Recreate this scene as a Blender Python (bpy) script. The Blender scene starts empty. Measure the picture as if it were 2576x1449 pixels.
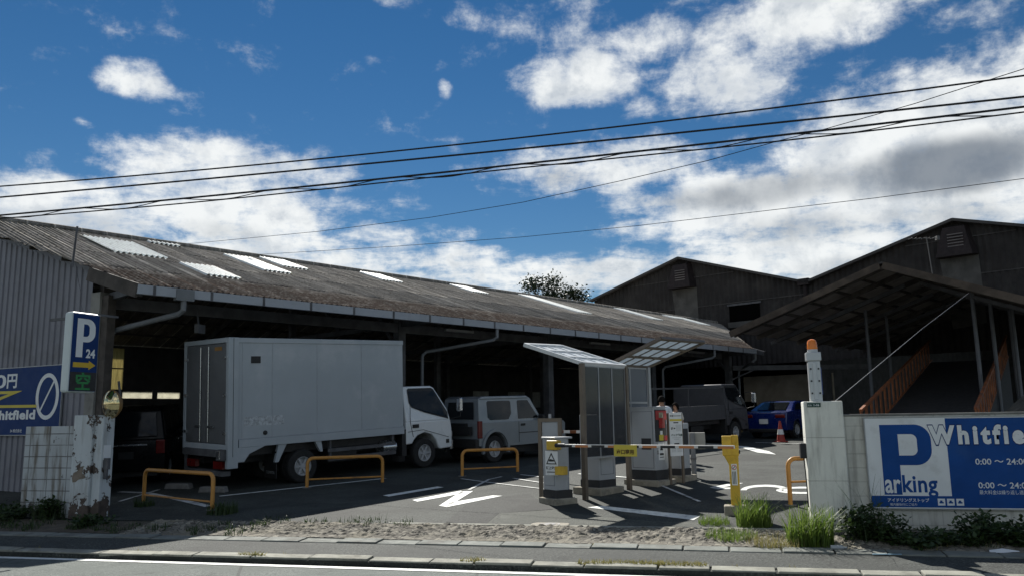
import bpy, bmesh, math, random
from math import sin, cos, tan, pi, radians, sqrt, atan2, exp
from mathutils import Vector, Matrix
random.seed(7)
scene = bpy.context.scene
COL = scene.collection

# ------------------------------------------------------------------ camera
F = 2050.0                        # focal length in units of a 2576 px wide picture
PITCH, ROLL, CAMZ = radians(9.09), 0.015, 1.65
_f = Vector((0, cos(PITCH), sin(PITCH)))
_r0, _u0 = Vector((1, 0, 0)), Vector((0, -sin(PITCH), cos(PITCH)))
_r = _r0 * cos(ROLL) - _u0 * sin(ROLL)
_u = _r0 * sin(ROLL) + _u0 * cos(ROLL)
cam_d = bpy.data.cameras.new('camera')
cam_d.sensor_width = 36.0
cam_d.lens = 36.0 * F / 2576.0
cam_d.clip_start, cam_d.clip_end = 0.05, 3000.0
cam = bpy.data.objects.new('camera', cam_d)
COL.objects.link(cam)
cam.matrix_world = Matrix(((_r.x, _u.x, -_f.x, 0), (_r.y, _u.y, -_f.y, 0), (_r.z, _u.z, -_f.z, CAMZ), (0, 0, 0, 1)))
scene.camera = cam

def ray(x, y):
    d = _f + _r * ((x - 1288.0) / F) + _u * ((724.5 - y) / F)
    return d / d.y
def at(x, y, Y):                  # point on the sight line at distance Y
    d = ray(x, y)
    return Vector((d.x * Y, Y, CAMZ + d.z * Y))

# ------------------------------------------------------------------ sun + sky
SUN_EL, SUN_AZ = radians(39.2), radians(-13.0)     # azimuth from +Y towards +X
SUND = Vector((sin(SUN_AZ) * cos(SUN_EL), cos(SUN_AZ) * cos(SUN_EL), sin(SUN_EL)))
sun_d = bpy.data.lights.new('sun', 'SUN')
sun_d.energy, sun_d.angle, sun_d.color = 3.3, radians(0.5), (1.0, 0.96, 0.89)
sun = bpy.data.objects.new('sun', sun_d)
COL.objects.link(sun)
sun.rotation_euler = SUND.to_track_quat('Z', 'Y').to_euler()
sun.location = (0, 0, 40)
scene.view_settings.view_transform = 'Standard'
scene.view_settings.look = 'None'
scene.view_settings.exposure = 1.2
scene.view_settings.gamma = 1.0

world = bpy.data.worlds.new('World')
scene.world = world
world.use_nodes = True
NT = world.node_tree
NT.nodes.clear()
class NB:
    """small helper that writes shader nodes"""
    def __init__(s, nt): s.nt = nt
    def n(s, t, **kw):
        o = s.nt.nodes.new(t)
        for k, v in kw.items(): setattr(o, k, v)
        return o
    def put(s, sock, v):
        if hasattr(v, 'is_output') or isinstance(v, bpy.types.NodeSocket): s.nt.links.new(v, sock)
        elif v is not None: sock.default_value = v
    def m(s, op, a, b=None, c=None, clamp=False):
        o = s.n('ShaderNodeMath', operation=op, use_clamp=clamp)
        s.put(o.inputs[0], a)
        if b is not None: s.put(o.inputs[1], b)
        if c is not None: s.put(o.inputs[2], c)
        return o.outputs[0]
    def vm(s, op, a, b=None, sc=None):
        o = s.n('ShaderNodeVectorMath', operation=op)
        s.put(o.inputs[0], a)
        if b is not None: s.put(o.inputs[1], b)
        if sc is not None: s.put(o.inputs['Scale'], sc)
        return o.outputs[0]
    def noise(s, vec, scale, detail=6, rough=0.55, dist=0.0):
        o = s.n('ShaderNodeTexNoise')
        if vec is not None: s.put(o.inputs['Vector'], vec)
        o.inputs['Scale'].default_value = scale
        o.inputs['Detail'].default_value = detail
        o.inputs['Roughness'].default_value = rough
        o.inputs['Distortion'].default_value = dist
        return o.outputs['Fac']
    def ss(s, v, a, b, c=0.0, d=1.0):
        o = s.n('ShaderNodeMapRange', interpolation_type='SMOOTHSTEP')
        s.put(o.inputs[0], v)
        for i, q in enumerate((a, b, c, d)): o.inputs[1 + i].default_value = q
        return o.outputs[0]
    def mix(s, fac, a, b):
        o = s.n('ShaderNodeMix', data_type='RGBA')
        s.put(o.inputs[0], fac); s.put(o.inputs[6], a); s.put(o.inputs[7], b)
        return o.outputs[2]
def rgba(c): return (c[0], c[1], c[2], 1.0)

w = NB(NT)
sky = w.n('ShaderNodeTexSky', sky_type='NISHITA')
sky.sun_disc = False
sky.sun_elevation, sky.sun_rotation = SUN_EL, SUN_AZ
sky.air_density, sky.dust_density, sky.ozone_density, sky.altitude = 1.0, 0.0, 3.5, 0.0
hs = w.n('ShaderNodeHueSaturation')
hs.inputs['Saturation'].default_value = 1.27
hs.inputs['Value'].default_value = 0.49
NT.links.new(sky.outputs[0], hs.inputs['Color'])
tc = w.n('ShaderNodeTexCoord').outputs['Generated']
sep = w.n('ShaderNodeSeparateXYZ'); NT.links.new(tc, sep.inputs[0])
az = w.m('ARCTAN2', sep.outputs[0], sep.outputs[1])
el = w.m('ARCSINE', sep.outputs[2])
# cloud layer projected on a flat sheet overhead, so clouds shrink towards the horizon
zz = w.m('MAXIMUM', w.m('ADD', sep.outputs[2], 0.10), 0.04)
cmb = w.n('ShaderNodeCombineXYZ')
NT.links.new(w.m('DIVIDE', sep.outputs[0], zz), cmb.inputs[0])
NT.links.new(w.m('DIVIDE', sep.outputs[1], zz), cmb.inputs[1])
cmb.inputs[2].default_value = 1.7
PV = cmb.outputs[0]
big = w.noise(tc, 5.0, 3, 0.5)
fine = w.noise(tc, 17.0, 12, 0.66, 0.15)
wis = w.noise(PV, 6.5, 10, 0.64, 0.2)
CLOUDS = [  # x, y, rx, ry, strength (where each cloud stands in the sky)
    (2330, 400, 470, 215, 1.25), (1930, 520, 380, 120, 1.1), (1560, 425, 330, 75, 0.8), (2480, 240, 250, 130, 1.0),
    (2050, 640, 360, 85, 1.1), (1800, 660, 260, 60, 0.75), (2040, 45, 240, 85, 1.1), (1830, 190, 175, 120, 0.85),
    (1470, 200, 175, 62, 0.85), (1640, 108, 115, 58, 0.62), (1460, 60, 90, 60, 0.24), (500, 410, 250, 75, 0.95),
    (740, 430, 150, 60, 0.8), (570, 530, 300, 95, 1.1), (140, 530, 330, 85, 1.1), (640, 610, 260, 60, 0.9),
    (330, 205, 90, 55, 0.95), (1120, 226, 20, 24, 0.6), (1150, 655, 130, 42, 0.95), (1390, 700, 210, 55, 1.0),
    (830, 660, 330, 42, 0.85), (1570, 672, 120, 48, 0.95), (215, 308, 30, 16, 0.5), (1000, 600, 230, 40, 0.34),
    (1220, 50, 130, 35, 0.26), (2420, 45, 130, 40, 0.4), (1610, 265, 60, 30, 0.42), (2270, 190, 70, 40, 0.5), (40, 480, 110, 40, 0.8),
    (980, 5, 40, 18, 0.4), (2300, 20, 90, 30, 0.3), (1620, 600, 70, 22, 0.4), (1150, 700, 500, 30, 0.7)]
def azel(x, y):
    d = ray(x, y).normalized()
    return atan2(d.x, d.y), math.asin(d.z)
def blob(x, y, rx, ry, s):
    a0, e0 = azel(x, y)
    sa = abs(azel(x + rx, y)[0] - azel(x - rx, y)[0]) / 2
    se = abs(azel(x, y - ry)[1] - azel(x, y + ry)[1]) / 2
    q = w.m('ADD', w.m('POWER', w.m('DIVIDE', w.m('SUBTRACT', az, a0), sa), 2.0),
            w.m('POWER', w.m('DIVIDE', w.m('SUBTRACT', el, e0), se), 2.0))
    return w.m('MULTIPLY', w.m('MAXIMUM', w.m('SUBTRACT', 1.0, w.m('MULTIPLY', q, 0.62)), -0.4), s)
cov = -0.4
for c in CLOUDS:
    b = blob(*c)
    cov = b if cov == -0.4 else w.m('SMOOTH_MAX', cov, b, 0.12)
# elsewhere in the sky (beside and behind the camera) loose scattered clouds of the same kind
away = w.ss(w.m('ABSOLUTE', az), 0.75, 1.1)
cov = w.m('ADD', cov, w.m('MULTIPLY', away, w.m('ADD', w.m('MULTIPLY', w.noise(PV, 0.9, 3), 2.2), -0.60)))
dens = w.m('ADD', cov, w.m('MULTIPLY', w.m('SUBTRACT', fine, 0.5), 1.9))
dens = w.m('ADD', dens, w.m('MULTIPLY', w.m('SUBTRACT', wis, 0.5), 1.6))
dens = w.m('ADD', dens, w.m('MULTIPLY', w.m('SUBTRACT', big, 0.5), 0.7))
alpha = w.m('POWER', w.ss(dens, 0.02, 0.98), 1.3)
thick = w.ss(dens, 0.55, 1.5)
DARK = [(2380, 420, 330, 75, 1.0), (2050, 455, 260, 45, 0.55), (1790, 500, 210, 36, 0.5), (2200, 560, 380, 45, 0.45),
        (2250, 665, 260, 36, 0.45), (600, 585, 180, 30, 0.3), (1400, 455, 110, 30, 0.4), (150, 560, 200, 30, 0.25)]
dk = -0.4
for c in DARK:
    b = blob(*c)
    dk = b if dk == -0.4 else w.m('SMOOTH_MAX', dk, b, 0.2)
shade = w.ss(w.m('ADD', dk, w.m('MULTIPLY', w.m('SUBTRACT', w.noise(tc, 9.0, 6, 0.55), 0.5), 1.3)), 0.05, 0.95)
relief = w.ss(w.m('ADD', w.m('SUBTRACT', w.noise(tc, 11.0, 9, 0.62, 0.2), w.noise(w.vm('ADD', tc, (-0.008, 0.0, 0.026)), 11.0, 9, 0.62, 0.2)), w.m('MULTIPLY', w.m('SUBTRACT', w.noise(tc, 5.5, 4, 0.5), 0.5), 0.5)), -0.10, 0.16)
CB = 7.2                          # brightness of sunlit cloud in the units of the sky texture
cl = w.mix(w.m('MULTIPLY', w.m('MULTIPLY_ADD', thick, 0.6, 0.3), w.m('MULTIPLY', relief, 1.0)), (CB * 1.12, CB * 1.15, CB * 1.15, 1), (CB * .50, CB * .575, CB * .67, 1))
cl = w.mix(w.m('MULTIPLY', shade, 0.86), cl, (CB * .20, CB * .24, CB * .295, 1))
skyc = w.mix(w.m('MULTIPLY', alpha, 0.97), hs.outputs[0], cl)
bg = w.n('ShaderNodeBackground')
NT.links.new(skyc, bg.inputs[0])
bg.inputs[1].default_value = 0.05
wo = w.n('ShaderNodeOutputWorld')
NT.links.new(bg.outputs[0], wo.inputs[0])

# ------------------------------------------------------------------ object helpers
def new_empty(name, loc=(0, 0, 0), mat=None):
    o = bpy.data.objects.new(name, None)
    COL.objects.link(o)
    o.empty_display_size = 0.2
    if mat is not None: o.matrix_world = mat
    else: o.location = loc
    return o
def tag(o, label, cat, group=None, kind=None):
    if label: o['label'] = label
    if cat: o['category'] = cat
    if group: o['group'] = group
    if kind: o['kind'] = kind
    return o
def thing(name, label, cat, loc=(0, 0, 0), group=None, mat=None):
    return tag(new_empty(name, loc, mat), label, cat, group)
def frame(o, xaxis, zaxis):       # matrix with x along xaxis and z along zaxis (y follows)
    x = Vector(xaxis).normalized(); z = Vector(zaxis).normalized()
    y = z.cross(x).normalized(); x = y.cross(z).normalized()
    return Matrix(((x.x, y.x, z.x, o[0]), (x.y, y.y, z.y, o[1]), (x.z, y.z, z.z, o[2]), (0, 0, 0, 1)))

class MB:
    def __init__(s): s.v, s.f, s.M = [], [], None
    def add(s, vs, fs):
        b = len(s.v)
        for p in vs:
            p = Vector(p)
            s.v.append(s.M @ p if s.M is not None else p)
        for f in fs: s.f.append([b + i for i in f])
        return s
    def box(s, c, d, rz=0.0, M=None):
        hx, hy, hz = d[0] / 2, d[1] / 2, d[2] / 2
        vs = []
        for X in (-hx, hx):
            for Y in (-hy, hy):
                for Z in (-hz, hz):
                    p = Vector((X * cos(rz) - Y * sin(rz), X * sin(rz) + Y * cos(rz), Z)) if M is None else M @ Vector((X, Y, Z))
                    vs.append(p + Vector(c))
        return s.add(vs, [(0, 1, 3, 2), (4, 6, 7, 5), (0, 4, 5, 1), (2, 3, 7, 6), (0, 2, 6, 4), (1, 5, 7, 3)])
    def bx(s, x0, x1, y0, y1, z0, z1):
        return s.box(((x0 + x1) / 2, (y0 + y1) / 2, (z0 + z1) / 2), (x1 - x0, y1 - y0, z1 - z0))
    def bar(s, p0, p1, wd, ht, up=(0, 0, 1)):      # rectangular bar between two points
        p0, p1 = Vector(p0), Vector(p1)
        d = (p1 - p0); L = d.length; d.normalize()
        u = Vector(up)
        if abs(d.dot(u)) > 0.98: u = Vector((0, 1, 0))
        sd = d.cross(u).normalized(); u = sd.cross(d)
        vs = []
        for p in (p0, p1):
            for a, b in ((-1, -1), (1, -1), (1, 1), (-1, 1)): vs.append(p + sd * (a * wd / 2) + u * (b * ht / 2))
        return s.add(vs, [(3, 2, 1, 0), (4, 5, 6, 7), (0, 1, 5, 4), (1, 2, 6, 5), (2, 3, 7, 6), (3, 0, 4, 7)])
    def tube(s, pts, r, n=8, cap=True):
        pts = [Vector(p) for p in pts]
        rr = r if isinstance(r, (list, tuple)) else [r] * len(pts)
        vs, fs = [], []
        ref = None
        for i, p in enumerate(pts):
            d = (pts[min(i + 1, len(pts) - 1)] - pts[max(i - 1, 0)]).normalized()
            if ref is None: ref = Vector((0, 0, 1)) if abs(d.z) < 0.9 else Vector((1, 0, 0))
            a = d.cross(ref).normalized(); b = a.cross(d).normalized(); ref = b
            for k in range(n):
                t = 2 * pi * k / n
                vs.append(p + a * (cos(t) * rr[i]) + b * (sin(t) * rr[i]))
        for i in range(len(pts) - 1):
            for k in range(n):
                k2 = (k + 1) % n
                fs.append((i * n + k, i * n + k2, (i + 1) * n + k2, (i + 1) * n + k))
        if cap:
            fs.append(tuple(range(n - 1, -1, -1)))
            fs.append(tuple((len(pts) - 1) * n + k for k in range(n)))
        return s.add(vs, fs)
    def prism(s, poly, y0, y1, y0b=None, y1b=None, zref=None):   # polygon in (x,z) pushed from y0 to y1
        n = len(poly)
        a = [(p[0], y0, p[1]) for p in poly]; b = [(p[0], y1, p[1]) for p in poly]
        return s.add(a + b, [tuple(range(n)), tuple(range(2 * n - 1, n - 1, -1))] + [(i, i + n, (i + 1) % n + n, (i + 1) % n) for i in range(n)])
    def lathe(s, prof, n=20, M=None, cap=True):
        vs, fs = [], []
        for r, z in prof:
            for k in range(n):
                t = 2 * pi * k / n
                p = Vector((r * cos(t), r * sin(t), z))
                vs.append(M @ p if M is not None else p)
        for i in range(len(prof) - 1):
            for k in range(n):
                k2 = (k + 1) % n
                fs.append((i * n + k, i * n + k2, (i + 1) * n + k2, (i + 1) * n + k))
        if cap: fs.append(tuple(range(n - 1, -1, -1))); fs.append(tuple((len(prof) - 1) * n + k for k in range(n)))
        return s.add(vs, fs)
    def poly(s, pts): return s.add(pts, [tuple(range(len(pts)))])
    def build(s, name, mat, parent=None, bevel=0.0, smooth=False, seg=2, solid=0.0):
        me = bpy.data.meshes.new(name)
        me.from_pydata([tuple(v) for v in s.v], [], s.f)
        bm = bmesh.new(); bm.from_mesh(me)
        bmesh.ops.recalc_face_normals(bm, faces=bm.faces)
        if smooth:
            for f in bm.faces: f.smooth = True
            for e in bm.edges:
                if len(e.link_faces) == 2 and e.calc_face_angle(0) > radians(38): e.smooth = False
        bm.to_mesh(me); bm.free()
        me.materials.append(mat)
        o = bpy.data.objects.new(name, me)
        COL.objects.link(o)
        if parent is not None: o.parent = parent
        if solid:
            md = o.modifiers.new('solid', 'SOLIDIFY'); md.thickness = solid; md.offset = 0
        if bevel:
            md = o.modifiers.new('bevel', 'BEVEL'); md.width = bevel; md.segments = seg
            md.limit_method = 'ANGLE'; md.angle_limit = radians(35)
        return o
def one(name, mat, parent, fn, **kw):
    b = MB(); fn(b); return b.build(name, mat, parent, **kw)

def text(s, size, mat, parent, x=0, y=0, z=0.004, xs=1.0, bold=0.0, align='LEFT', name='lettering', shear=0.0, space=1.0, thick=0.0):
    cu = bpy.data.curves.new('lettering', 'FONT')
    cu.body, cu.size, cu.offset, cu.align_x, cu.shear, cu.space_character = s, size, bold, align, shear, space
    cu.resolution_u = 3
    cu.extrude = thick
    ob = bpy.data.objects.new('lettering', cu)
    COL.objects.link(ob)
    dg = bpy.context.evaluated_depsgraph_get()
    me = bpy.data.meshes.new_from_object(ob.evaluated_get(dg))
    bpy.data.objects.remove(ob)
    bpy.data.curves.remove(cu)
    me.name = name
    for v in me.vertices: v.co.x *= xs
    me.materials.clear(); me.materials.append(mat)
    o = bpy.data.objects.new(name, me)
    COL.objects.link(o)
    o.parent = parent
    o.location = (x, y, z)
    return o
def dup(o, parent=None):
    c = o.copy(); COL.objects.link(c)
    if parent is not None: c.parent = parent
    for ch in [k for k in bpy.data.objects if k.parent == o]: dup(ch, c)
    return c

# ------------------------------------------------------------------ materials
MATS = {}
def mat(name, col, rough=0.6, var=0.12, scale=4.0, metal=0.0, bump=0.0, bscale=60.0, spec=0.5, dark=None, dscale=1.5, damt=0.0, trans=None, coat=0.0):
    if name in MATS: return MATS[name]
    m = bpy.data.materials.new(name); m.use_nodes = True
    b = NB(m.node_tree)
    p = m.node_tree.nodes['Principled BSDF']
    tcn = b.n('ShaderNodeTexCoord').outputs['Object']
    c1 = tuple(max(0, v * (1 - var)) for v in col); c2 = tuple(min(1, v * (1 + var)) for v in col)
    c = b.mix(b.ss(b.noise(tcn, scale, 5, 0.6), 0.3, 0.7), rgba(c1), rgba(c2))
    if dark is not None:
        c = b.mix(b.m('MULTIPLY', b.ss(b.noise(tcn, dscale, 8, 0.65), 0.5, 0.68), damt), c, rgba(dark))
    b.put(p.inputs['Base Color'], c)
    b.put(p.inputs['Roughness'], b.ss(b.noise(tcn, scale * 2.3, 3), 0.2, 0.8, max(0.02, rough - 0.08), min(1, rough + 0.08)))
    p.inputs['Metallic'].default_value = metal
    p.inputs['Specular IOR Level'].default_value = spec
    p.inputs['Coat Weight'].default_value = coat
    if bump:
        bn = b.n('ShaderNodeBump'); bn.inputs['Strength'].default_value = bump; bn.inputs['Distance'].default_value = 0.01
        b.put(bn.inputs['Height'], b.noise(tcn, bscale, 5, 0.6)); b.put(p.inputs['Normal'], bn.outputs[0])
    MATS[name] = m
    return m
def asphalt(name, a, bcol, patch, chip=0.75, tint=None):
    m = bpy.data.materials.new(name); m.use_nodes = True
    b = NB(m.node_tree); p = m.node_tree.nodes['Principled BSDF']
    t = b.n('ShaderNodeTexCoord').outputs['Object']
    c = b.mix(b.ss(b.noise(t, 26.0, 7, 0.85), 0.40, 0.60), rgba(a), rgba(bcol))
    vo = b.n('ShaderNodeTexVoronoi'); b.put(vo.inputs['Vector'], t); vo.inputs['Scale'].default_value = 24.0
    c = b.mix(b.m('MULTIPLY', b.m('LESS_THAN', vo.outputs['Distance'], 0.30), chip * 0.55), c, rgba(tuple(v * 2.1 for v in bcol)))
    c = b.mix(b.m('MULTIPLY', b.ss(b.noise(t, 0.55, 7, 0.6, 0.6), 0.40, 0.62), 0.9), c, rgba(patch))
    c = b.mix(b.m('MULTIPLY', b.ss(b.noise(t, 2.6, 8, 0.7), 0.54, 0.70), 0.6), c, rgba(tuple(v * .5 for v in a)))
    c = b.mix(b.m('MULTIPLY', b.ss(b.noise(t, 1.1, 9, 0.75, 1.0), 0.56, 0.64), 0.45), c, rgba(tuple(v * 1.15 for v in bcol)))
    # cracks: thin lines along cell borders of a warped voronoi
    wv = b.vm('ADD', t, b.vm('SCALE', b.n('ShaderNodeTexNoise').outputs['Color'], sc=0.5))
    ve = b.n('ShaderNodeTexVoronoi', feature='DISTANCE_TO_EDGE'); b.put(ve.inputs['Vector'], wv); ve.inputs['Scale'].default_value = 0.21
    crack = b.m('MULTIPLY', b.m('LESS_THAN', ve.outputs['Distance'], 0.003), 0.5)
    c = b.mix(crack, c, (0.02, 0.02, 0.02, 1))
    b.put(p.inputs['Base Color'], c)
    p.inputs['Roughness'].default_value = 0.88
    p.inputs['Specular IOR Level'].default_value = 0.35
    bn = b.n('ShaderNodeBump'); bn.inputs['Strength'].default_value = 0.7; bn.inputs['Distance'].default_value = 0.012
    b.put(bn.inputs['Height'], b.m('ADD', b.noise(t, 48.0, 5, 0.75), b.m('MULTIPLY', vo.outputs['Distance'], -0.8)))
    b.put(p.inputs['Normal'], bn.outputs[0])
    return m
def peeled(name, paint, under, t0=0.60, t1=0.62, blocks=None, low=0.0, grime=0.35, joint=0.8, mort=0.007, jcol=(0.22, 0.2, 0.17)):
    """old paint flaked off in patches; optional block joints"""
    m = bpy.data.materials.new(name); m.use_nodes = True
    b = NB(m.node_tree); p = m.node_tree.nodes['Principled BSDF']
    t = b.n('ShaderNodeTexCoord').outputs['Object']
    n1 = b.noise(t, 3.1, 8, 0.68, 0.3)
    sx = b.n('ShaderNodeSeparateXYZ'); b.put(sx.inputs[0], t)
    lowm = b.m('MULTIPLY', b.ss(sx.outputs[2], 0.0, 0.45, 1.0, 0.0), low)
    flake = b.ss(b.m('ADD', n1, lowm), t0, t1)
    c = b.mix(b.ss(b.noise(t, 1.7, 6, 0.6), 0.35, 0.7), rgba(paint), rgba(tuple(v * .86 for v in paint)))
    st = b.n('ShaderNodeMapping'); b.put(st.inputs[0], t); st.inputs['Scale'].default_value = (5.5, 5.5, 0.7)
    c = b.mix(b.m('MULTIPLY', b.ss(b.noise(st.outputs[0], 1.6, 6, 0.6), 0.46, 0.70), grime), c, (0.16, 0.14, 0.11, 1))
    c = b.mix(flake, c, b.mix(b.ss(b.noise(t, 9.0, 5), 0.3, 0.7), rgba(under), rgba(tuple(v * .55 for v in under))))
    h = b.m('MULTIPLY', flake, -1.0)
    if blocks:
        br = b.n('ShaderNodeTexBrick')
        mp = b.n('ShaderNodeMapping'); b.put(mp.inputs[0], t); mp.inputs['Rotation'].default_value = (radians(90), 0, 0); mp.inputs['Location'].default_value = (7.3, 0.06, 0)
        b.put(br.inputs['Vector'], mp.outputs[0])
        br.offset = 0.0
        br.inputs['Scale'].default_value = 1.0
        br.inputs['Brick Width'].default_value, br.inputs['Row Height'].default_value = blocks
        br.inputs['Mortar Size'].default_value = mort
        br.inputs['Mortar Smooth'].default_value = 0.3
        c = b.mix(b.m('MULTIPLY', br.outputs['Fac'], b.ss(b.noise(t, 2.2, 4), 0.25, 0.6, joint * 0.3, joint)), c, rgba(jcol))
        h = b.m('ADD', h, b.m('MULTIPLY', br.outputs['Fac'], -1.2))
    b.put(p.inputs['Base Color'], c)
    p.inputs['Roughness'].default_value = 0.75
    bn = b.n('ShaderNodeBump'); bn.inputs['Strength'].default_value = 0.6; bn.inputs['Distance'].default_value = 0.006
    b.put(bn.inputs['Height'], b.m('ADD', h, b.m('MULTIPLY', b.noise(t, 45.0, 4), 0.5))); b.put(p.inputs['Normal'], bn.outputs[0])
    return m
def glass(name, tint, alpha=0.5, rough=0.05):
    """tinted pane: part see-through, part glossy dark"""
    m = bpy.data.materials.new(name); m.use_nodes = True
    nt = m.node_tree; b = NB(nt)
    p = nt.nodes['Principled BSDF']
    p.inputs['Base Color'].default_value = rgba(tint)
    p.inputs['Roughness'].default_value = rough
    tr = b.n('ShaderNodeBsdfTransparent'); tr.inputs[0].default_value = (0.75, 0.78, 0.8, 1)
    mx = b.n('ShaderNodeMixShader'); mx.inputs[0].default_value = alpha
    nt.links.new(tr.outputs[0], mx.inputs[1]); nt.links.new(p.outputs[0], mx.inputs[2])
    nt.links.new(mx.outputs[0], nt.nodes['Material Output'].inputs[0])
    return m
def sheet(name, col, tfac=0.6, var=0.2, streak=None):
    """thin translucent plastic sheet: sunlight from behind comes through it"""
    m = bpy.data.materials.new(name); m.use_nodes = True
    nt = m.node_tree; b = NB(nt)
    p = nt.nodes['Principled BSDF']
    t = b.n('ShaderNodeTexCoord').outputs['Object']
    mp = b.n('ShaderNodeMapping'); b.put(mp.inputs[0], t)
    mp.inputs['Scale'].default_value = streak or (1, 1, 1)
    c = b.mix(b.ss(b.noise(mp.outputs[0], 5.0, 6, 0.65), 0.3, 0.72), rgba(col), rgba(tuple(v * (1 - var) for v in col)))
    b.put(p.inputs['Base Color'], c); p.inputs['Roughness'].default_value = 0.35
    tl = b.n('ShaderNodeBsdfTranslucent'); b.put(tl.inputs[0], c)
    mx = b.n('ShaderNodeMixShader'); mx.inputs[0].default_value = tfac
    nt.links.new(p.outputs[0], mx.inputs[1]); nt.links.new(tl.outputs[0], mx.inputs[2])
    nt.links.new(mx.outputs[0], nt.nodes['Material Output'].inputs[0])
    return m
# ------------------------------------------------------------------ ground profile
RD = Vector((0.972, -0.235, 0)).normalized()       # along the road
NQ = Vector((-RD.y, RD.x, 0))                      # away from the camera, square to the road
UV = Vector((0.691, 0.723, 0)).normalized()        # along the shed and the warehouses
VV = Vector((-UV.y, UV.x, 0))
PROF = [(-400, -.20), (10.15, -.20), (10.16, -.13), (11.62, -.10), (12.7, 0.0), (20.5, .39), (33, .77), (48, 1.0), (900, 1.0)]
def zq(q):
    for (a, za), (b, zb) in zip(PROF, PROF[1:]):
        if q <= b: return za + (zb - za) * (q - a) / (b - a)
    return PROF[-1][1]
def zg(x, y): return zq(NQ.x * x + NQ.y * y)
def G(x, y, dz=0.0):              # where a sight line meets the ground
    d = ray(x, y)
    lo, hi = 2.0, 120.0
    for _ in range(60):
        mid = (lo + hi) / 2
        if CAMZ + d.z * mid > zg(d.x * mid, mid) + dz: lo = mid
        else: hi = mid
    return Vector((d.x * lo, lo, zg(d.x * lo, lo) + dz))
def SQ(s, q, dz=0.0):
    p = RD * s + NQ * q
    return Vector((p.x, p.y, zq(q) + dz))
def gpt(x, y, dz=0.0): return Vector((x, y, zg(x, y) + dz))
def slope_frame(x, y, heading):   # frame standing on the ground, x axis along heading
    e = 0.6
    gx = (zg(x + e, y) - zg(x - e, y)) / (2 * e); gy = (zg(x, y + e) - zg(x, y - e)) / (2 * e)
    n = Vector((-gx, -gy, 1))
    h = Vector((cos(heading), sin(heading), 0)); h.z = gx * h.x + gy * h.y
    return frame((x, y, zg(x, y)), h, n)
HU = atan2(UV.y, UV.x)

M_LOT = asphalt('lot asphalt', (0.021, 0.025, 0.022), (0.062, 0.069, 0.061), (0.023, 0.026, 0.023))
M_ROAD = asphalt('road asphalt', (0.068, 0.082, 0.075), (0.15, 0.168, 0.156), (0.095, 0.112, 0.102), 0.5)
M_WALK = asphalt('walk asphalt', (0.020, 0.023, 0.021), (0.072, 0.079, 0.072), (0.040, 0.044, 0.041), 0.95)
M_KERB = mat('kerb concrete', (0.27, 0.27, 0.225), 0.9, 0.22, 3.0, bump=0.5, bscale=70, dark=(0.11, 0.105, 0.085), dscale=2.2, damt=0.7)
M_EDGE = mat('edging concrete', (0.165, 0.178, 0.16), 0.9, 0.22, 3.0, bump=0.5, bscale=70, dark=(0.11, 0.105, 0.09), dscale=2.0, damt=0.7)
M_PAINT = mat('road paint', (0.70, 0.72, 0.68), 0.7, 0.1, 9.0, bump=0.3, bscale=90, dark=(0.27, 0.27, 0.26), dscale=7.0, damt=0.75)
M_PAINTW = mat('worn road paint', (0.5, 0.51, 0.49), 0.75, 0.2, 9.0, bump=0.3, bscale=90, dark=(0.12, 0.12, 0.12), dscale=4.0, damt=1.0)
M_SOIL = mat('soil', (0.075, 0.062, 0.045), 0.95, 0.4, 6.0, bump=0.9, bscale=25, dark=(0.03, 0.035, 0.02), dscale=3, damt=0.8)

def strip(name, m, q0, q1, s0, s1, dz, ns=60, wav=0.0, nq=2):
    qs = sorted(set([q0 + (q1 - q0) * i / nq for i in range(nq + 1)] + [p[0] for p in PROF if q0 < p[0] < q1]))
    b = MB(); vs, fs = [], []
    for i in range(ns + 1):
        s = s0 + (s1 - s0) * i / ns
        for j, q in enumerate(qs):
            qq = q + (wav * sin(s * 1.7 + j) * (0.5 if j in (0, len(qs) - 1) else 0))
            vs.append(SQ(s, qq, dz))
    n = len(qs)
    for i in range(ns):
        for j in range(n - 1): fs.append((i * n + j, (i + 1) * n + j, (i + 1) * n + j + 1, i * n + j + 1))
    b.add(vs, fs)
    o = b.build(name, m)
    o['kind'] = 'structure'
    return o
strip('ground', M_LOT, -400, 900, -500, 500, -0.012, 40)
strip('parking_lot', M_LOT, 12.7, 60, -60, 70, 0.0, 20, nq=24)
strip('road', M_ROAD, -14, 10.1, -80, 80, 0.0, 20)
# pavement band between kerb and cobbles
strip('pavement', M_WALK, 10.38, 11.36, -40, 40, 0.002, 20)
# kerb and edging: concrete blocks laid end to end with open joints
def blocks(name, m, q0, q1, s0, s1, lens, dz, hgt, jog):
    b = MB(); s = s0
    while s < s1:
        L = random.uniform(*lens)
        jz, jq = random.uniform(-jog, jog), random.uniform(-jog, jog)
        rz = random.uniform(-jog, jog) * 0.5
        vs = []
        for ss_, e in ((s + 0.006, -1), (s + L - 0.010 - random.random() * 0.012, 1)):
            for q in (q0, q1):
                p = SQ(ss_, q + jq + e * rz, 0); p.z = zq(q0 + 0.02) + dz + jz + (0.012 if q == q1 else 0)
                vs += [p, p - Vector((0, 0, hgt))]
        b.add(vs, [(0, 4, 6, 2), (1, 3, 7, 5), (0, 2, 3, 1), (4, 5, 7, 6), (0, 1, 5, 4), (2, 6, 7, 3)])
        s += L
    o = b.build(name, m, bevel=0.012, seg=2); o['kind'] = 'structure'
    return o
blocks('kerb', M_KERB, 10.17, 10.39, -30, 30, (0.58, 0.92), 0.012, 0.25, 0.010)
blocks('pavement_edging', M_EDGE, 11.37, 11.66, -30, 30, (0.60, 0.66), 0.018, 0.2, 0.010)
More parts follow.
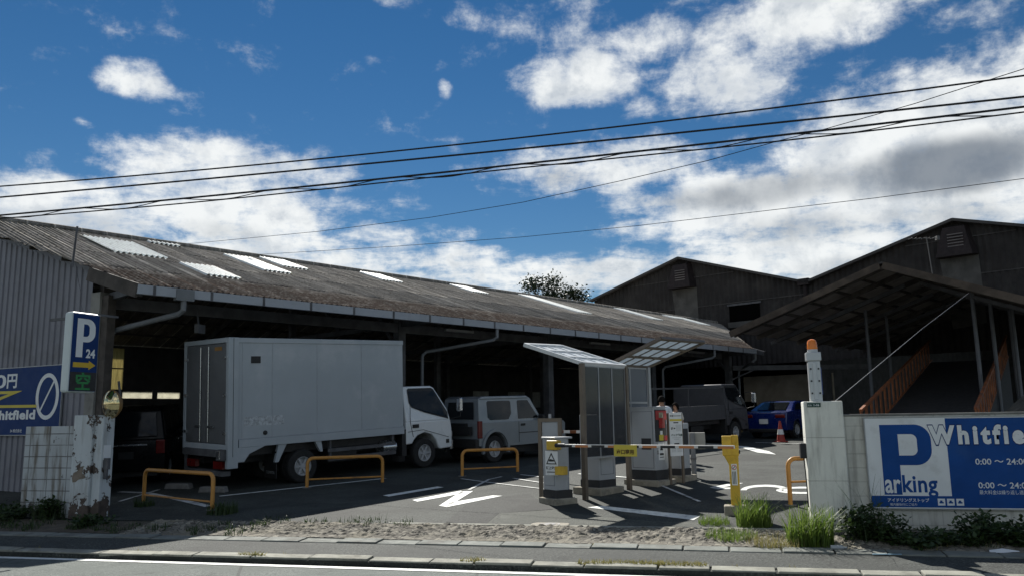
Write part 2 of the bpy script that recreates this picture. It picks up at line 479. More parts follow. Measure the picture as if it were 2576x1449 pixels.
# white edge line on the road
def pline(name, m, pts, wd, dz=0.006):
    """painted line along ground points"""
    b = MB(); vs, fs = [], []
    P = [Vector(p) for p in pts]
    Q = []
    for a, c in zip(P, P[1:]):
        n = max(1, int((c - a).length / 0.5))
        for i in range(n): Q.append(a + (c - a) * (i / n))
    Q.append(P[-1])
    for i, p in enumerate(Q):
        d = Q[min(i + 1, len(Q) - 1)] - Q[max(0, i - 1)]; d.z = 0; d.normalize()
        sd = Vector((-d.y, d.x, 0)) * wd / 2
        for k in (-1, 1): vs.append(gpt(p.x + k * sd.x, p.y + k * sd.y, dz))
    for i in range(len(Q) - 1): fs.append((2 * i, 2 * i + 1, 2 * i + 3, 2 * i + 2))
    b.add(vs, fs); o = b.build(name, m); o['kind'] = 'structure'
    return o
def ppoly(name, m, polys, dz=0.006, px=True):
    b = MB()
    for pl in polys: b.poly([G(x, y, dz) for x, y in pl])
    o = b.build(name, m); o['kind'] = 'structure'
    return o
pline('road_marking', M_PAINT, [SQ(-40, 10.02), SQ(40, 10.02)], 0.13)
# broken, rough crossing strip of old concrete and setts between pavement and lot
def cobble_mat():
    m = bpy.data.materials.new('cobbles'); m.use_nodes = True
    b = NB(m.node_tree); p = m.node_tree.nodes['Principled BSDF']
    t = b.n('ShaderNodeTexCoord').outputs['Object']
    v = b.n('ShaderNodeTexVoronoi', feature='DISTANCE_TO_EDGE'); b.put(v.inputs['Vector'], t); v.inputs['Scale'].default_value = 9.5
    v2 = b.n('ShaderNodeTexVoronoi'); b.put(v2.inputs['Vector'], t); v2.inputs['Scale'].default_value = 9.5
    c = b.mix(b.ss(v2.outputs['Color'], 0.1, 0.9), (0.11, 0.10, 0.08, 1), (0.27, 0.25, 0.20, 1))
    c = b.mix(b.ss(v.outputs['Distance'], 0.0, 0.09, 1.0, 0.0), c, (0.05, 0.044, 0.034, 1))
    c = b.mix(b.m('MULTIPLY', b.ss(b.noise(t, 1.3, 7, 0.65), 0.48, 0.66), 0.75), c, (0.22, 0.198, 0.145, 1))
    c = b.mix(b.m('MULTIPLY', b.ss(b.noise(t, 26, 5, 0.7), 0.52, 0.66), 0.6), c, (0.12, 0.11, 0.09, 1))
    b.put(p.inputs['Base Color'], c); p.inputs['Roughness'].default_value = 0.95
    return m
def cobbles():
    from mathutils import noise as nz
    b = MB(); vs, fs = [], []
    NS, NQn = 620, 26
    s0, s1, q0, q1 = -9.4, 3.9, 11.66, 12.72
    for i in range(NS + 1):
        s = s0 + (s1 - s0) * i / NS
        for j in range(NQn + 1):
            q = q0 + (q1 - q0) * j / NQn
            e = nz.voronoi(Vector((s * 8.0, q * 10.0, 0)))[0]
            h = min(0.45, (e[1] - e[0])) * 0.060 * min(1, max(0.12, (q - 11.72) * 4 + .5 * nz.noise(Vector((s * .9, q, 1))))) + nz.noise(Vector((s * 17, q * 17, 3))) * 0.012 + nz.noise(Vector((s * 1.1, q * 1.6, 7))) * 0.014
            if j in (0, NQn): h = -0.03
            vs.append(SQ(s, q, 0.012 + h))
    n = NQn + 1
    for i in range(NS):
        for j in range(NQn): fs.append((i * n + j, (i + 1) * n + j, (i + 1) * n + j + 1, i * n + j + 1))
    b.add(vs, fs); o = b.build('cobble_crossing', cobble_mat(), smooth=False); o['kind'] = 'structure'
cobbles()
# low concrete lip between cobbles and lot (a broken sill)
blocks('lot_sill', M_KERB, 12.70, 12.78, -5.2, 3.3, (1.6, 3.2), 0.016, 0.15, 0.006)
# soil verges under the weeds
strip('soil_verge', M_SOIL, 11.67, 12.95, 3.9, 30, 0.008, 40, 0.12, 4)
strip('soil_verge', M_SOIL, 11.67, 12.6, -30, -9.3, 0.008, 40, 0.12, 4)

# painted lot markings: I N, stop line, OUT, bay lines
PATCHES = None
ppoly('lot_marking', M_PAINT, [[(963, 1245), (978, 1248), (1116, 1224.5), (1100, 1222.5)],
     [(1037, 1256.5), (1050, 1260.5), (1166, 1239.5), (1160, 1233)], [(1160, 1235), (1190, 1234), (1125, 1274), (1104, 1271)],
     [(1123, 1274.5), (1130, 1263), (1239, 1245), (1264, 1246)]])
ppoly('lot_marking', M_PAINT, [[(1478, 1275), (1512, 1271), (1762, 1297), (1745, 1307)]])
# patches in the lot: darker resurfaced strip, pale concrete apron, drain cover
ppoly('lot_patch', asphalt('patch asphalt', (0.014, 0.016, 0.015), (0.042, 0.046, 0.042), (0.016, 0.018, 0.017)), [[(1122, 1312), (1172, 1268), (1240, 1252), (1330, 1240), (1362, 1262), (1390, 1280), (1255, 1290), (1216, 1323)]], 0.004)
ppoly('lot_patch', asphalt('pale apron', (0.045, 0.050, 0.042), (0.095, 0.101, 0.086), (0.055, 0.06, 0.05)), [[(1216, 1323), (1256, 1290), (1390, 1281), (1500, 1298), (1640, 1310), (1755, 1313), (1768, 1326)]], 0.0045)
def ring(cx, cy, rx, ry, w, a0, a1, n=16):
    out = []
    for i in range(n):
        t0, t1 = radians(a0 + (a1 - a0) * i / n), radians(a0 + (a1 - a0) * (i + 1) / n)
        out.append([(cx + rx * cos(t0), cy + ry * sin(t0)), (cx + rx * cos(t1), cy + ry * sin(t1)),
                    (cx + (rx - w * 2.2) * cos(t1), cy + (ry - w * 0.75) * sin(t1)), (cx + (rx - w * 2.2) * cos(t0), cy + (ry - w * 0.75) * sin(t0))])
    return out
ppoly('lot_marking', M_PAINT, [[(1785, 1225), (1800, 1229), (1870, 1214), (1845, 1213)], [(1785, 1225), (1800, 1229), (1840, 1229), (1838, 1225)]]
      + ring(1925, 1232, 62, 14, 7, 180, 380) + ring(2020, 1232, 68, 9, 6, 0, 360, 22))
ppoly('lot_marking', M_PAINT, [[(1866, 1125), (1880, 1122), (1935, 1134), (1952, 1142), (1905, 1137)], [(1640, 1104), (1650, 1103), (1880, 1122), (1870, 1126)]])
for i, (pts, m, wd) in enumerate([([(552, 1248), (970, 1203)], M_PAINT, .11), ([(300, 1237), (372, 1240), (430, 1252), (525, 1274)], M_PAINTW, .16),
        ([(1160, 1204), (1235, 1214), (1480, 1243)], M_PAINTW, .07), ([(1180, 1232), (1230, 1206), (1262, 1199)], M_PAINTW, .07), ([(1290, 1203), (1395, 1219)], M_PAINTW, .08),
        ([(1310, 1194), (1420, 1206)], M_PAINTW, .08), ([(1600, 1205), (1660, 1220), (1760, 1262)], M_PAINTW, .07), ([(1455, 1192), (1700, 1210)], M_PAINT, .10),
        ([(1900, 1113), (2060, 1117)], M_PAINT, .10), ([(300, 1262), (400, 1232)], M_PAINTW, .08)]):
    pline('lot_marking', m, [G(*p) for p in pts], wd, 0.010 + 0.0006 * i)

# ------------------------------------------------------------------ parking shed
E0 = at(340, 712, 17.0)           # left end of the gutter
EZ = E0.z
PITCHR = 0.336
RIDGEB = 8.0
def S(a, b, z): return Vector((E0.x + a * UV.x + b * VV.x, E0.y + a * UV.y + b * VV.y, z))
def roofz(b): return EZ + PITCHR * (b if b <= RIDGEB else 2 * RIDGEB - b)
def sab(p): d = Vector((p.x - E0.x, p.y - E0.y, 0)); return d.dot(UV), d.dot(VV)
def a_left(b): return -0.30 * min(b, 5.0) + 0.15 * max(0.0, b - 5.0)
def a_right(b): return 27.2 + 1.43 * min(b, RIDGEB)
def roof_mat():
    m = bpy.data.materials.new('slate corrugated'); m.use_nodes = True
    b = NB(m.node_tree); p = m.node_tree.nodes['Principled BSDF']
    t = b.n('ShaderNodeTexCoord').outputs['Object']      # object space: x along the eave, y up the slope
    sx = b.n('ShaderNodeSeparateXYZ'); b.put(sx.inputs[0], t)
    st = b.n('ShaderNodeMapping'); b.put(st.inputs[0], t); st.inputs['Scale'].default_value = (3.2, 0.35, 1)
    c = b.mix(b.ss(b.noise(st.outputs[0], 1.5, 7, 0.65), 0.3, 0.72), (0.19, 0.178, 0.156, 1), (0.40, 0.375, 0.34, 1))
    c = b.mix(b.m('MULTIPLY', b.ss(b.noise(t, 9.0, 8, 0.75), 0.5, 0.66), 0.75), c, (0.085, 0.07, 0.055, 1))
    c = b.mix(b.m('MULTIPLY', b.ss(b.noise(t, 16.0, 4, 0.6), 0.60, 0.68), 0.55), c, (0.50, 0.49, 0.44, 1))
    # brown moss along the last courses above the eave
    moss = b.ss(b.m('ADD', sx.outputs[1], b.m('MULTIPLY', b.noise(t, 1.2, 5), 1.6)), 2.0, 3.1, 1.0, 0.0)
    c = b.mix(b.m('MULTIPLY', moss, b.ss(b.noise(t, 5.0, 6, 0.7), 0.30, 0.58, 0.35, 0.97)), c, (0.045, 0.027, 0.020, 1))
    # side laps: every sheet is a slightly different grey
    br = b.n('ShaderNodeTexBrick'); b.put(br.inputs['Vector'], t); br.offset = 0.0
    br.inputs['Scale'].default_value = 1.0; br.inputs['Brick Width'].default_value = 0.72; br.inputs['Row Height'].default_value = 60.0
    br.inputs['Mortar Size'].default_value = 0.022
    br.inputs['Color1'].default_value = (0.72, 0.72, 0.72, 1); br.inputs['Color2'].default_value = (1.15, 1.13, 1.1, 1); br.inputs['Mortar'].default_value = (1.75, 1.72, 1.65, 1)
    mu = b.n('ShaderNodeMix', data_type='RGBA', blend_type='MULTIPLY'); mu.inputs[0].default_value = 1.0
    b.put(mu.inputs[6], c); b.put(mu.inputs[7], br.outputs['Color'])
    b.put(p.inputs['Base Color'], mu.outputs[2])
    p.inputs['Roughness'].default_value = 1.0; p.inputs['Specular IOR Level'].default_value = 0.04
    bn = b.n('ShaderNodeBump'); bn.inputs['Strength'].default_value = 0.8; bn.inputs['Distance'].default_value = 0.02
    b.put(bn.inputs['Height'], b.noise(t, 22.0, 6, 0.7)); b.put(p.inputs['Normal'], bn.outputs[0])
    return m
M_ROOF = roof_mat()
M_SKYL = mat('skylight sheet', (0.78, 0.81, 0.77), 0.5, 0.06, 2.5, dark=(0.42, 0.41, 0.37), dscale=4.0, damt=0.6)
M_STEEL = mat('dark painted steel', (0.085, 0.086, 0.092), 0.6, 0.3, 3.0)
M_TIMB = mat('dark timber', (0.07, 0.06, 0.052), 0.85, 0.35, 3.0)
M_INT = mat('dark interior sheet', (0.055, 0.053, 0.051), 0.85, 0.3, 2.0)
M_GUT = mat('gutter plastic', (0.36, 0.385, 0.42), 0.45, 0.08, 2.0, dark=(0.26, 0.27, 0.29), dscale=2.0, damt=0.5)
M_PIPE = mat('grey pipe', (0.16, 0.17, 0.18), 0.5, 0.12, 3.0, dark=(0.16, 0.15, 0.14), dscale=2.5, damt=0.5)
M_CLAD = mat('grey cladding', (0.20, 0.20, 0.225), 0.55, 0.08, 1.2, dark=(0.10, 0.09, 0.085), dscale=0.8, damt=0.4)
M_CONC = mat('old concrete', (0.24, 0.235, 0.215), 0.9, 0.2, 2.0, bump=0.4, bscale=50, dark=(0.1, 0.095, 0.085), dscale=1.6, damt=0.7)
M_RUST = mat('rusty steel', (0.14, 0.075, 0.045), 0.85, 0.35, 5.0)
shed = thing('parking_shed', 'long open-fronted parking shed with mossy corrugated grey roof and skylight patches', 'shed', S(0, 0, 0))
SF = frame((E0.x, E0.y, 0), UV, (0, 0, 1))
SFi = Matrix(((1, 0, 0, 0), (0, 1, 0, 0), (0, 0, 1, 0), (0, 0, 0, 1)))
shed.matrix_world = SF
def LZ(a, b): return zg(*S(a, b, 0).xy)      # ground height in the shed frame
# roof sheet: real corrugations running down the slope, laps between courses
def roof_panel(b0, b1, sgn):
    WL = 0.146; da = WL / 6
    nb = 9
    bs = [b0 + (b1 - b0) * i / (nb - 1) for i in range(nb)]
    amin, amax = (a_left(b1) - 0.1, a_right(b1) + 0.1) if sgn > 0 else (a_left(RIDGEB), a_right(RIDGEB))
    amin = min(amin, a_left(b0), a_left(b1)); amax = max(a_right(b0), a_right(b1))
    n = int((amax - amin) / da)
    vs, fs = [], []
    for j in range(nb):
        b_ = bs[j]
        for i in range(n + 1):
            a = amin + i * da
            a = min(max(a, a_left(b_)), a_right(b_))
            h = 0.028 * cos(2 * pi * a / WL)
            jit = 0.018 * sin(i * 0.9) if j == 0 else 0
            vs.append((a, b_ - jit, roofz(b_) + h - (0.0)))
    w_ = n + 1
    for j in range(nb - 1):
        for i in range(n): fs.append((j * w_ + i, j * w_ + i + 1, (j + 1) * w_ + i + 1, (j + 1) * w_ + i))
    return vs, fs
COURSE = 2.0
b = MB()
for k in range(4):                # four courses of sheets, each lapping 3 cm over the one below
    vs, fs = roof_panel(k * COURSE - (0.12 if k == 0 else 0.18), (k + 1) * COURSE, 1)
    b.add([(x, y, z + 0.0 + (0.012 if i < len(vs) / 9 else 0.012 * (1 - (i // (len(vs) // 9)) / 8)) * (k > 0)) for i, (x, y, z) in enumerate(vs)], fs)
b.add([(a_left(RIDGEB), RIDGEB, roofz(RIDGEB)), (a_right(RIDGEB), RIDGEB, roofz(RIDGEB)), (a_right(RIDGEB), 16.1, EZ), (a_left(16), 16.1, EZ)], [(0, 1, 2, 3)])
b.build('roof', M_ROOF, shed, smooth=True)
one('ridge_cap', M_ROOF, shed, lambda q: q.tube([(a_left(8) - .02, 8, roofz(8) + .03), (a_right(8) + .05, 8, roofz(8) + .03)], 0.10, 8))
def skylight(px):                 # a pale replacement sheet lying on the roof, corners from its outline
    pts = []
    for x, y in px:
        d = ray(x, y); C0 = Vector((0, 0, CAMZ))
        # roof plane: z = EZ + PITCHR * ((P - E0) . VV)
        k = (EZ - CAMZ + PITCHR * (-(E0.x * VV.x + E0.y * VV.y))) / (d.z - PITCHR * (d.x * VV.x + d.y * VV.y))
        a_, b_ = sab(d * k); pts.append((a_, b_))
    a0, a1 = min(p[0] for p in pts), max(p[0] for p in pts); b0, b1 = min(p[1] for p in pts), max(p[1] for p in pts)
    return a0, a1, b0, b1
# pale sheets where the photo shows them: upper and lower end of each, and how many sheets wide
SKY = []
for (u_, l_, n_) in [((215, 598), (420, 655), 2), ((330, 590), (450, 624), 1), ((445, 664), (605, 706), 1), ((590, 647), (715, 690), 1), ((650, 650), (770, 681), 1), ((875, 683), (1050, 719), 1),
        ((1115, 716), (1250, 745), 1), ((1285, 740), (1510, 795), 1), ((1440, 752), (1700, 812), 1), ((1560, 768), (1740, 808), 1), ((1660, 790), (1800, 822), 1)]:
    (a_u, _, b_u, _), (a_l, _, b_l, _) = skylight([u_]), skylight([l_])
    am = round((a_u + a_l) / 2 / .146) * .146
    SKY.append((am - (.5 if n_ == 1 else .73), am + (.5 if n_ == 1 else .73), max(.4, min(b_u, b_l)), min(7.85, max(b_u, b_l))))
print('SKY', [tuple(round(v, 1) for v in k) for k in SKY])
for a0, a1, b0, b1 in SKY:
    q = MB(); WL = 0.146; n = max(12, round((a1 - a0) / WL * 12)); vs = []
    for j in range(5):
        b_ = b0 + (b1 - b0) * j / 4
        for i in range(n + 1):
            a = a0 + (a1 - a0) * i / n
            vs.append((a, b_, roofz(b_) + 0.028 * cos(2 * pi * a / WL) + 0.050))
    q.add(vs, [(j * (n + 1) + i, j * (n + 1) + i + 1, (j + 1) * (n + 1) + i + 1, (j + 1) * (n + 1) + i) for j in range(4) for i in range(n)])
    q.build('skylight', M_SKYL, shed, smooth=True)
# gutter: deep pale box gutter with joints, hung just under the sheets
q = MB(); a = 0.0; k = 0
while a < 27.1:
    L = 1.28 if a > 0.1 else 0.35
    a2 = min(a + L, 27.2)
    q.bx(a + .008, a2 - .008, -0.16, -0.05, EZ - 0.24, EZ - 0.045)
    a = a2; k += 1
q.build('gutter', M_GUT, shed)
a = 0.35
while a < 27.2:
    one('gutter_bracket', M_STEEL, shed, lambda q: q.bx(a - 0.03, a + 0.03, -0.168, -0.04, EZ - 0.25, EZ - 0.05)); a += 1.28
one('gutter_outlet', M_PIPE, shed, lambda q: q.bx(0.82, 1.22, -0.185, -0.03, EZ - 0.30, EZ - 0.055))
# verge board on the left rake near the eave
one('verge_board', M_TIMB, shed, lambda q: q.bar((0.02, -0.1, EZ - 0.17), (a_left(1.5) + .02, 1.5, roofz(1.5) - 0.16), 0.05, 0.30))
# columns, beams, rafters, purlins
CB0 = 1.85
cols = [0.12, 8.55, 15.3, 21.8, 28.2]
for i, a in enumerate(cols):
    z0 = LZ(a, CB0)
    one('column', M_STEEL if i else M_TIMB, shed, lambda q: q.bx(a - .13, a + .13, CB0 - .13, CB0 + .13, z0 - .1, roofz(CB0) - 0.12))
    for bb in (7.9, 14.6):
        one('column', M_STEEL, shed, lambda q: q.bx(a - .1, a + .1, bb - .1, bb + .1, LZ(a, bb) - .1, roofz(bb) - .15))
    one('rafter', M_STEEL, shed, lambda q: (q.bar((a, -0.0, roofz(0) - .17), (a, 8, roofz(8) - .17), .1, .2), q.bar((a, 8, roofz(8) - .17), (a, 16, EZ - .17), .1, .2), q.bar((a, .2, EZ - .1), (a, 15.8, EZ - .1), .1, .16)))
    one('brace', M_STEEL, shed, lambda q: (q.bar((a, CB0, EZ - 1.0), (a, 3.2, roofz(2.7) - .3), .07, .1), q.bar((a, 5.0, EZ - .05), (a, 7.6, roofz(7.5) - .3), .07, .1)))
for k in range(1, 14):
    bb = 0.3 + k * 1.18
    one('purlin', M_TIMB, shed, lambda q: q.bar((a_left(min(bb, 8)) + .15, bb, roofz(bb) - .075), (26.0 + 1.3 * min(bb, 8), bb, roofz(bb) - .075), .07, .07))
one('eave_beam', M_STEEL, shed, lambda q: q.bx(-0.1, 27.5, CB0 - .1, CB0 + .1, EZ - 0.35, EZ - 0.08))
# back and end walls close the shed off into darkness
BW = 15.6
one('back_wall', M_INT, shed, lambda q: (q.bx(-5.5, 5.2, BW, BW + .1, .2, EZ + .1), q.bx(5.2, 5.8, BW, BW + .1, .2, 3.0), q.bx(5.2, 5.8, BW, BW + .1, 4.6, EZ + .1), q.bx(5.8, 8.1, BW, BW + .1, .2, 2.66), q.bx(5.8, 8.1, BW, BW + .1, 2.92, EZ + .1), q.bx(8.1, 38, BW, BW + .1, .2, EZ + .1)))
M_YEL = sheet('yellowed plastic sheet', (0.66, 0.60, 0.36), 0.70, 0.6, (14, 14, 0.4))
M_PALE = sheet('pale plastic sheet', (0.8, 0.78, 0.68), 0.8, 0.2)
# corrugated metal gable wall facing the road, on the left
g0 = S(a_left(0.85) + 0.35, 0.85, 0) + Vector((-4.22, 2.2, 0)).normalized() * 0.62; gd = Vector((-4.22, 2.2, 0)).normalized()
def ribbed(nrib, step, top, bot, M=None, depth=0.022, x0=0):
    """vertical rib cladding: x along the wall, top(x)/bot(x) give the heights"""
    q = MB(); vs, fs = [], []
    xs = []
    for i in range(nrib):
        x = x0 + i * step
        xs += [(x, 0), (x + step * .55, 0), (x + step * .62, depth), (x + step * .93, depth)]
    for x, y in xs: vs += [(x, y, bot(x)), (x, y, top(x))]
    for i in range(len(xs) - 1): fs.append((2 * i, 2 * i + 2, 2 * i + 3, 2 * i + 1))
    q.add(vs, fs)
    return q
wl = 5.6
gz = zg(g0.x, g0.y)
GM = frame((g0.x, g0.y, 0), gd, (0, 0, 1))
gslope = (roofz(sab(g0 + gd)[1]) - roofz(sab(g0)[1]))
gw = ribbed(24, 0.215, lambda x: roofz(sab(g0)[1]) + gslope * x - 0.17, lambda x: -0.1, depth=-0.03, x0=0.44)
o = gw.build('gable_wall', M_CLAD, shed); o.matrix_parent_inverse = SF.inverted(); o.matrix_basis = GM
b = MB(); b.bx(-0.02, wl, 0.04, 0.12, -0.1, 1.0)
o = MB().bar((-0.05, -.04, roofz(sab(g0)[1]) - 0.12), (wl, -.04, roofz(sab(g0)[1]) + gslope * wl - 0.12), .05, .17).build('gable_trim', M_CLAD, shed); o.matrix_parent_inverse = SF.inverted(); o.matrix_basis = GM
o = MB().bx(0.12, 0.43, -0.22, .03, -0.1, EZ - 0.02).build('corner_pillar', M_CONC, shed); o.matrix_parent_inverse = SF.inverted(); o.matrix_basis = GM
o = MB().bx(-0.10, 0.115, -.22, -.02, -0.1, EZ - 0.1).build('corner_post', M_TIMB, shed); o.matrix_parent_inverse = SF.inverted(); o.matrix_basis = GM
# inner partition behind the gable wall keeps daylight out
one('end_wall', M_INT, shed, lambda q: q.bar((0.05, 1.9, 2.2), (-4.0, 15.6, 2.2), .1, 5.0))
one('window', M_YEL, shed, lambda q: (q.bx(5.19, 5.81, BW + .04, BW + .06, 2.99, 4.61)))
one('window', M_PALE, shed, lambda q: (q.bx(5.82, 8.11, BW + .04, BW + .06, 2.65, 2.93)))
one('window_bar', M_STEEL, shed, lambda q: (q.bx(5.15, 5.85, BW - .04, BW - .001, 3.78, 3.83), q.bx(6.95, 7.15, BW - .04, BW - .001, 2.6, 3.0)))
# dim windows further along the back wall
for a0, a1, z0, z1 in [(11.0, 12.2, 2.3, 3.4), (14.2, 15.1, 2.2, 3.5), (15.5, 16.2, 2.2, 3.5), (18.6, 19.4, 2.3, 3.5), (24.6, 25.8, 2.3, 3.2), (27.4, 28.8, 2.3, 3.2), (29.4, 30.6, 2.3, 3.2)]:
    one('window', mat('dirty pane', (0.34, 0.35, 0.34), 0.3, 0.3, 2.0), shed, lambda q: q.bx(a0, a1, BW - .03, BW, z0, z1))
# downpipes
def downpipe(a, z_el, r=0.055, out=0.0, top=None):
    z0 = LZ(a, CB0 - .2)
    return one('downpipe', M_PIPE, shed, lambda q: q.tube([(a + out, -0.1, EZ - .25), (a + out, -0.1, EZ - .5), (a + out - .06, 0.0, EZ - .58), (a + .1, CB0 - .30, z_el + .1), (a, CB0 - .24, z_el), (a, CB0 - .22, z_el - .15), (a, CB0 - .22, z0 - .1)], r, 10))
downpipe(0.14, EZ - 0.95, 0.062, 0.88)
downpipe(9.25, EZ - 1.0, 0.05, 1.5)
downpipe(22.3, EZ - 1.0, 0.05, 1.3)
downpipe(28.75, EZ - .9, 0.055, -1.6)
one('floodlight', M_STEEL, shed, lambda q: (q.box((1.75, .62, EZ - .80), (.26, .10, .20), 0.5), q.bar((1.75, .7, EZ - .7), (1.75, .8, EZ - .35), .03, .03)))
for a0 in (10.2, 17.5, 24.5):     # fluorescent battens under the roof, unlit
    one('lamp_batten', mat('batten', (0.4, 0.4, 0.4), .5), shed, lambda q: q.bx(a0, a0 + 1.2, 1.6, 1.7, EZ - .2, EZ - .12))
# end column with yellow guard and base block
za = LZ(28.2, CB0)
one('column_guard', mat('faded yellow paint', (0.36, 0.27, 0.07), 0.7, 0.3, 3, dark=(0.1, 0.08, 0.05), dscale=2, damt=.6), shed, lambda q: q.bx(28.06, 28.34, CB0 - .14, CB0 + .14, za + .7, za + 2.0))
one('column_base', mat('faded yellow block', (0.26, 0.2, 0.09), 0.8, 0.3, 3), shed, lambda q: q.bx(27.8, 28.6, CB0 - .35, CB0 + .35, za - .1, za + .72))
one('end_beam', M_STEEL, shed, lambda q: (q.bar((28.2, CB0 - .2, EZ - .75), (33.5, -3.5, EZ - .75), .14, .22), q.bar((28.0, CB0 - .25, EZ - 1.3), (28.9, CB0 - .9, EZ - .85), .06, .06)))

rod = thing('roof_rod', 'thin dark steel rod standing up against the edge of the shed roof', 'rod', at(188, 668, 17.55))
one('rod', M_STEEL, rod, lambda q: q.tube([(-.02, -.06, -.04), (0.03, -.06, 0.86)], .022, 6))
cb = MB().tube([at(191, 672, 17.4), at(196, 700, 17.3), at(203, 735, 17.2), at(203, 765, 17.1), at(212, 790, 16.8)], .006, 5).build('sign_cable', M_STEEL)
tag(cb, 'thin dark cable hanging down the grey ribbed wall to the tall blue parking sign', 'cable')

# ------------------------------------------------------------------ warehouses behind
U0 = 45.0 - (E0.x * UV.x + E0.y * UV.y)     # gable plane in shed frame (a coordinate)
def on_a(x, y, a):                # sight line meets the plane at distance a along the shed
    d = ray(x, y)
    k = (a + E0.x * UV.x + E0.y * UV.y) / (d.x * UV.x + d.y * UV.y)
    p = d * k; p.z += CAMZ
    _, b_ = sab(p)
    return b_, p.z
M_WCLAD = mat('weathered dark cladding', (0.028, 0.025, 0.024), 0.85, 0.25, 0.9, dark=(0.055, 0.05, 0.046), dscale=0.45, damt=0.6)
M_WROOF = mat('warehouse roof', (0.07, 0.066, 0.064), 0.9, 0.2, 1.0)
M_SOOT = mat('soot brown hood', (0.019, 0.012, 0.012), 0.8, 0.3, 4.0)
M_STAIN = mat('pale replaced sheet', (0.085, 0.082, 0.076), 0.85, 0.2, 1.5, dark=(0.04, 0.038, 0.035), dscale=0.9, damt=0.8)
ap1 = on_a(1715, 652, U0); vl = on_a(2034, 712, U0); ap2 = on_a(2402, 557, U0)
lf = on_a(1497, 757, U0)
def warehouse(lab, bL, zL, bA, zA, bR, zR, zbot, px_vent, extra):
    wr = thing('warehouse', lab, 'warehouse', mat=frame(S(U0, bA, 0), UV, (0, 0, 1)), group=None)
    def loc(b_): return b_ - bA
    zl_ = zbot + 1.9
    while zl_ < zA - .8:
        f_ = (zA - zl_ - .25) / max(.2, zA - zL)
        one('lap_strip', M_WROOF, wr, lambda q: q.bx(-.088, -.060, max(bR - bA, -(zA - zl_ - .2) / max(.2, zA - zR) * abs(bR - bA)) , min(bL - bA, f_ * (bL - bA)), zl_, zl_ + .05)); zl_ += 1.9
    # ribbed gable, ribs vertical; local y runs along the gable (towards the left)
    top = lambda y: (zA + (zL - zA) * (y / (bL - bA))) if y > 0 else (zA + (zR - zA) * (y / (bR - bA)))
    q = MB(); vs, fs = [], []
    y0, y1 = loc(bR), loc(bL)
    n = int((y1 - y0) / 0.16)
    ys = sorted([y0 + (y1 - y0) * i / n for i in range(n + 1)] + [0.0])
    for i, y in enumerate(ys): vs += [(-(i % 2) * 0.075, y, zbot), (-(i % 2) * 0.075, y, top(y))]
    for i in range(len(ys) - 1): fs.append((2 * i, 2 * i + 2, 2 * i + 3, 2 * i + 1))
    q.add(vs, fs); q.build('gable_wall', M_WCLAD, wr)
    L = 34
    one('roof', M_WROOF, wr, lambda q: (q.bar((-.35, 0, zA + .02), (-.35, y1 + .1, zL - .02), .3, .14), q.bar((-.35, 0, zA + .02), (-.35, y0 - .1, zR - .02), .3, .14),
        q.poly([(-.4, 0, zA + .1), (L, 0, zA + .1), (L, y1, zL + .08), (-.4, y1, zL + .08)]), q.poly([(-.4, 0, zA + .1), (-.4, y0, zR + .08), (L, y0, zR + .08), (L, 0, zA + .1)])))
    one('side_wall', M_INT, wr, lambda q: (q.bx(.2, L, y1 - .1, y1, 0, zL), q.bx(L - .1, L, y0, y1, 0, zA - .6)))
    b0, z0 = on_a(*px_vent, U0 - 0.2); y_ = loc(b0)
    hd = one('vent_hood', M_SOOT, wr, lambda q: q.add([(-.05, y_ + .95, z0 - .75), (-.05, y_ - .95, z0 - .75), (-.75, y_ - .85, z0 - .80), (-.75, y_ + .85, z0 - .80), (-.05, y_ + .6, z0 + .85), (-.05, y_ - .6, z0 + .85), (-.45, y_ - .5, z0 + .72), (-.45, y_ + .5, z0 + .72)],
        [(0, 3, 2, 1), (4, 5, 6, 7), (2, 3, 7, 6), (0, 4, 7, 3), (1, 2, 6, 5), (0, 1, 5, 4)]))
    one('vent_grille', mat('vent inside', (0.14, 0.125, 0.12), .7), hd, lambda q: [q.box((-.62 - .02, y_ - .1 + .0, z0 + dz), (.04, .72, .05)) for dz in (-.3, -.15, 0, .15, .3)])
    one('replaced_sheet', M_STAIN, wr, lambda q: q.add([(-.095, y_ + .85, z0 - 0.8), (-.095, y_ - .95, z0 - .8), (-.095, y_ - 1.0, z0 - 4.2), (-.095, y_ + .55, z0 - 4.4)], [(0, 1, 2, 3)]))
    extra(wr, loc)
    return wr
def ex1(wr, loc):
    (b0, z0), (b1, z1) = on_a(1835, 771, U0 - .05), on_a(1914, 803, U0 - .05)
    wn = one('window', mat('black opening', (0.004, 0.004, 0.004), 1.0, .1, 3, spec=0.0), wr, lambda q: q.bx(-.12, -.08, loc(b1), loc(b0), z1, z0))
    one('sill', M_STAIN, wn, lambda q: q.bx(-.18, -.08, loc(b1) - .1, loc(b0) + .1, z1 - .35, z1 - .01))
    one('lintel', M_STEEL, wn, lambda q: q.bx(-.16, -.08, loc(b1) - .1, loc(b0) + .1, z0 + .01, z0 + .12))
    one('valley_pipe', M_SOOT, wr, lambda q: (q.tube([(-.28, loc(vl[0]) + .1, vl[1] + .1), (-.28, loc(vl[0]) + .1, 3)], .12, 8), q.bx(-.5, -.1, loc(vl[0]) - .2, loc(vl[0]) + .45, vl[1] - .15, vl[1] + .22)))
warehouse('dark warehouse gable with a black opening low in its wall, left one', lf[0], lf[1], ap1[0], ap1[1], vl[0], vl[1], 4.6, (1716, 695), ex1)
span2 = vl[0] - ap2[0]
warehouse('taller-looking dark ribbed warehouse gable behind the canopy and the TV aerial', vl[0] - .02, vl[1], ap2[0], ap2[1], ap2[0] - span2, vl[1], 4.6, (2404, 608), lambda a, b: None)

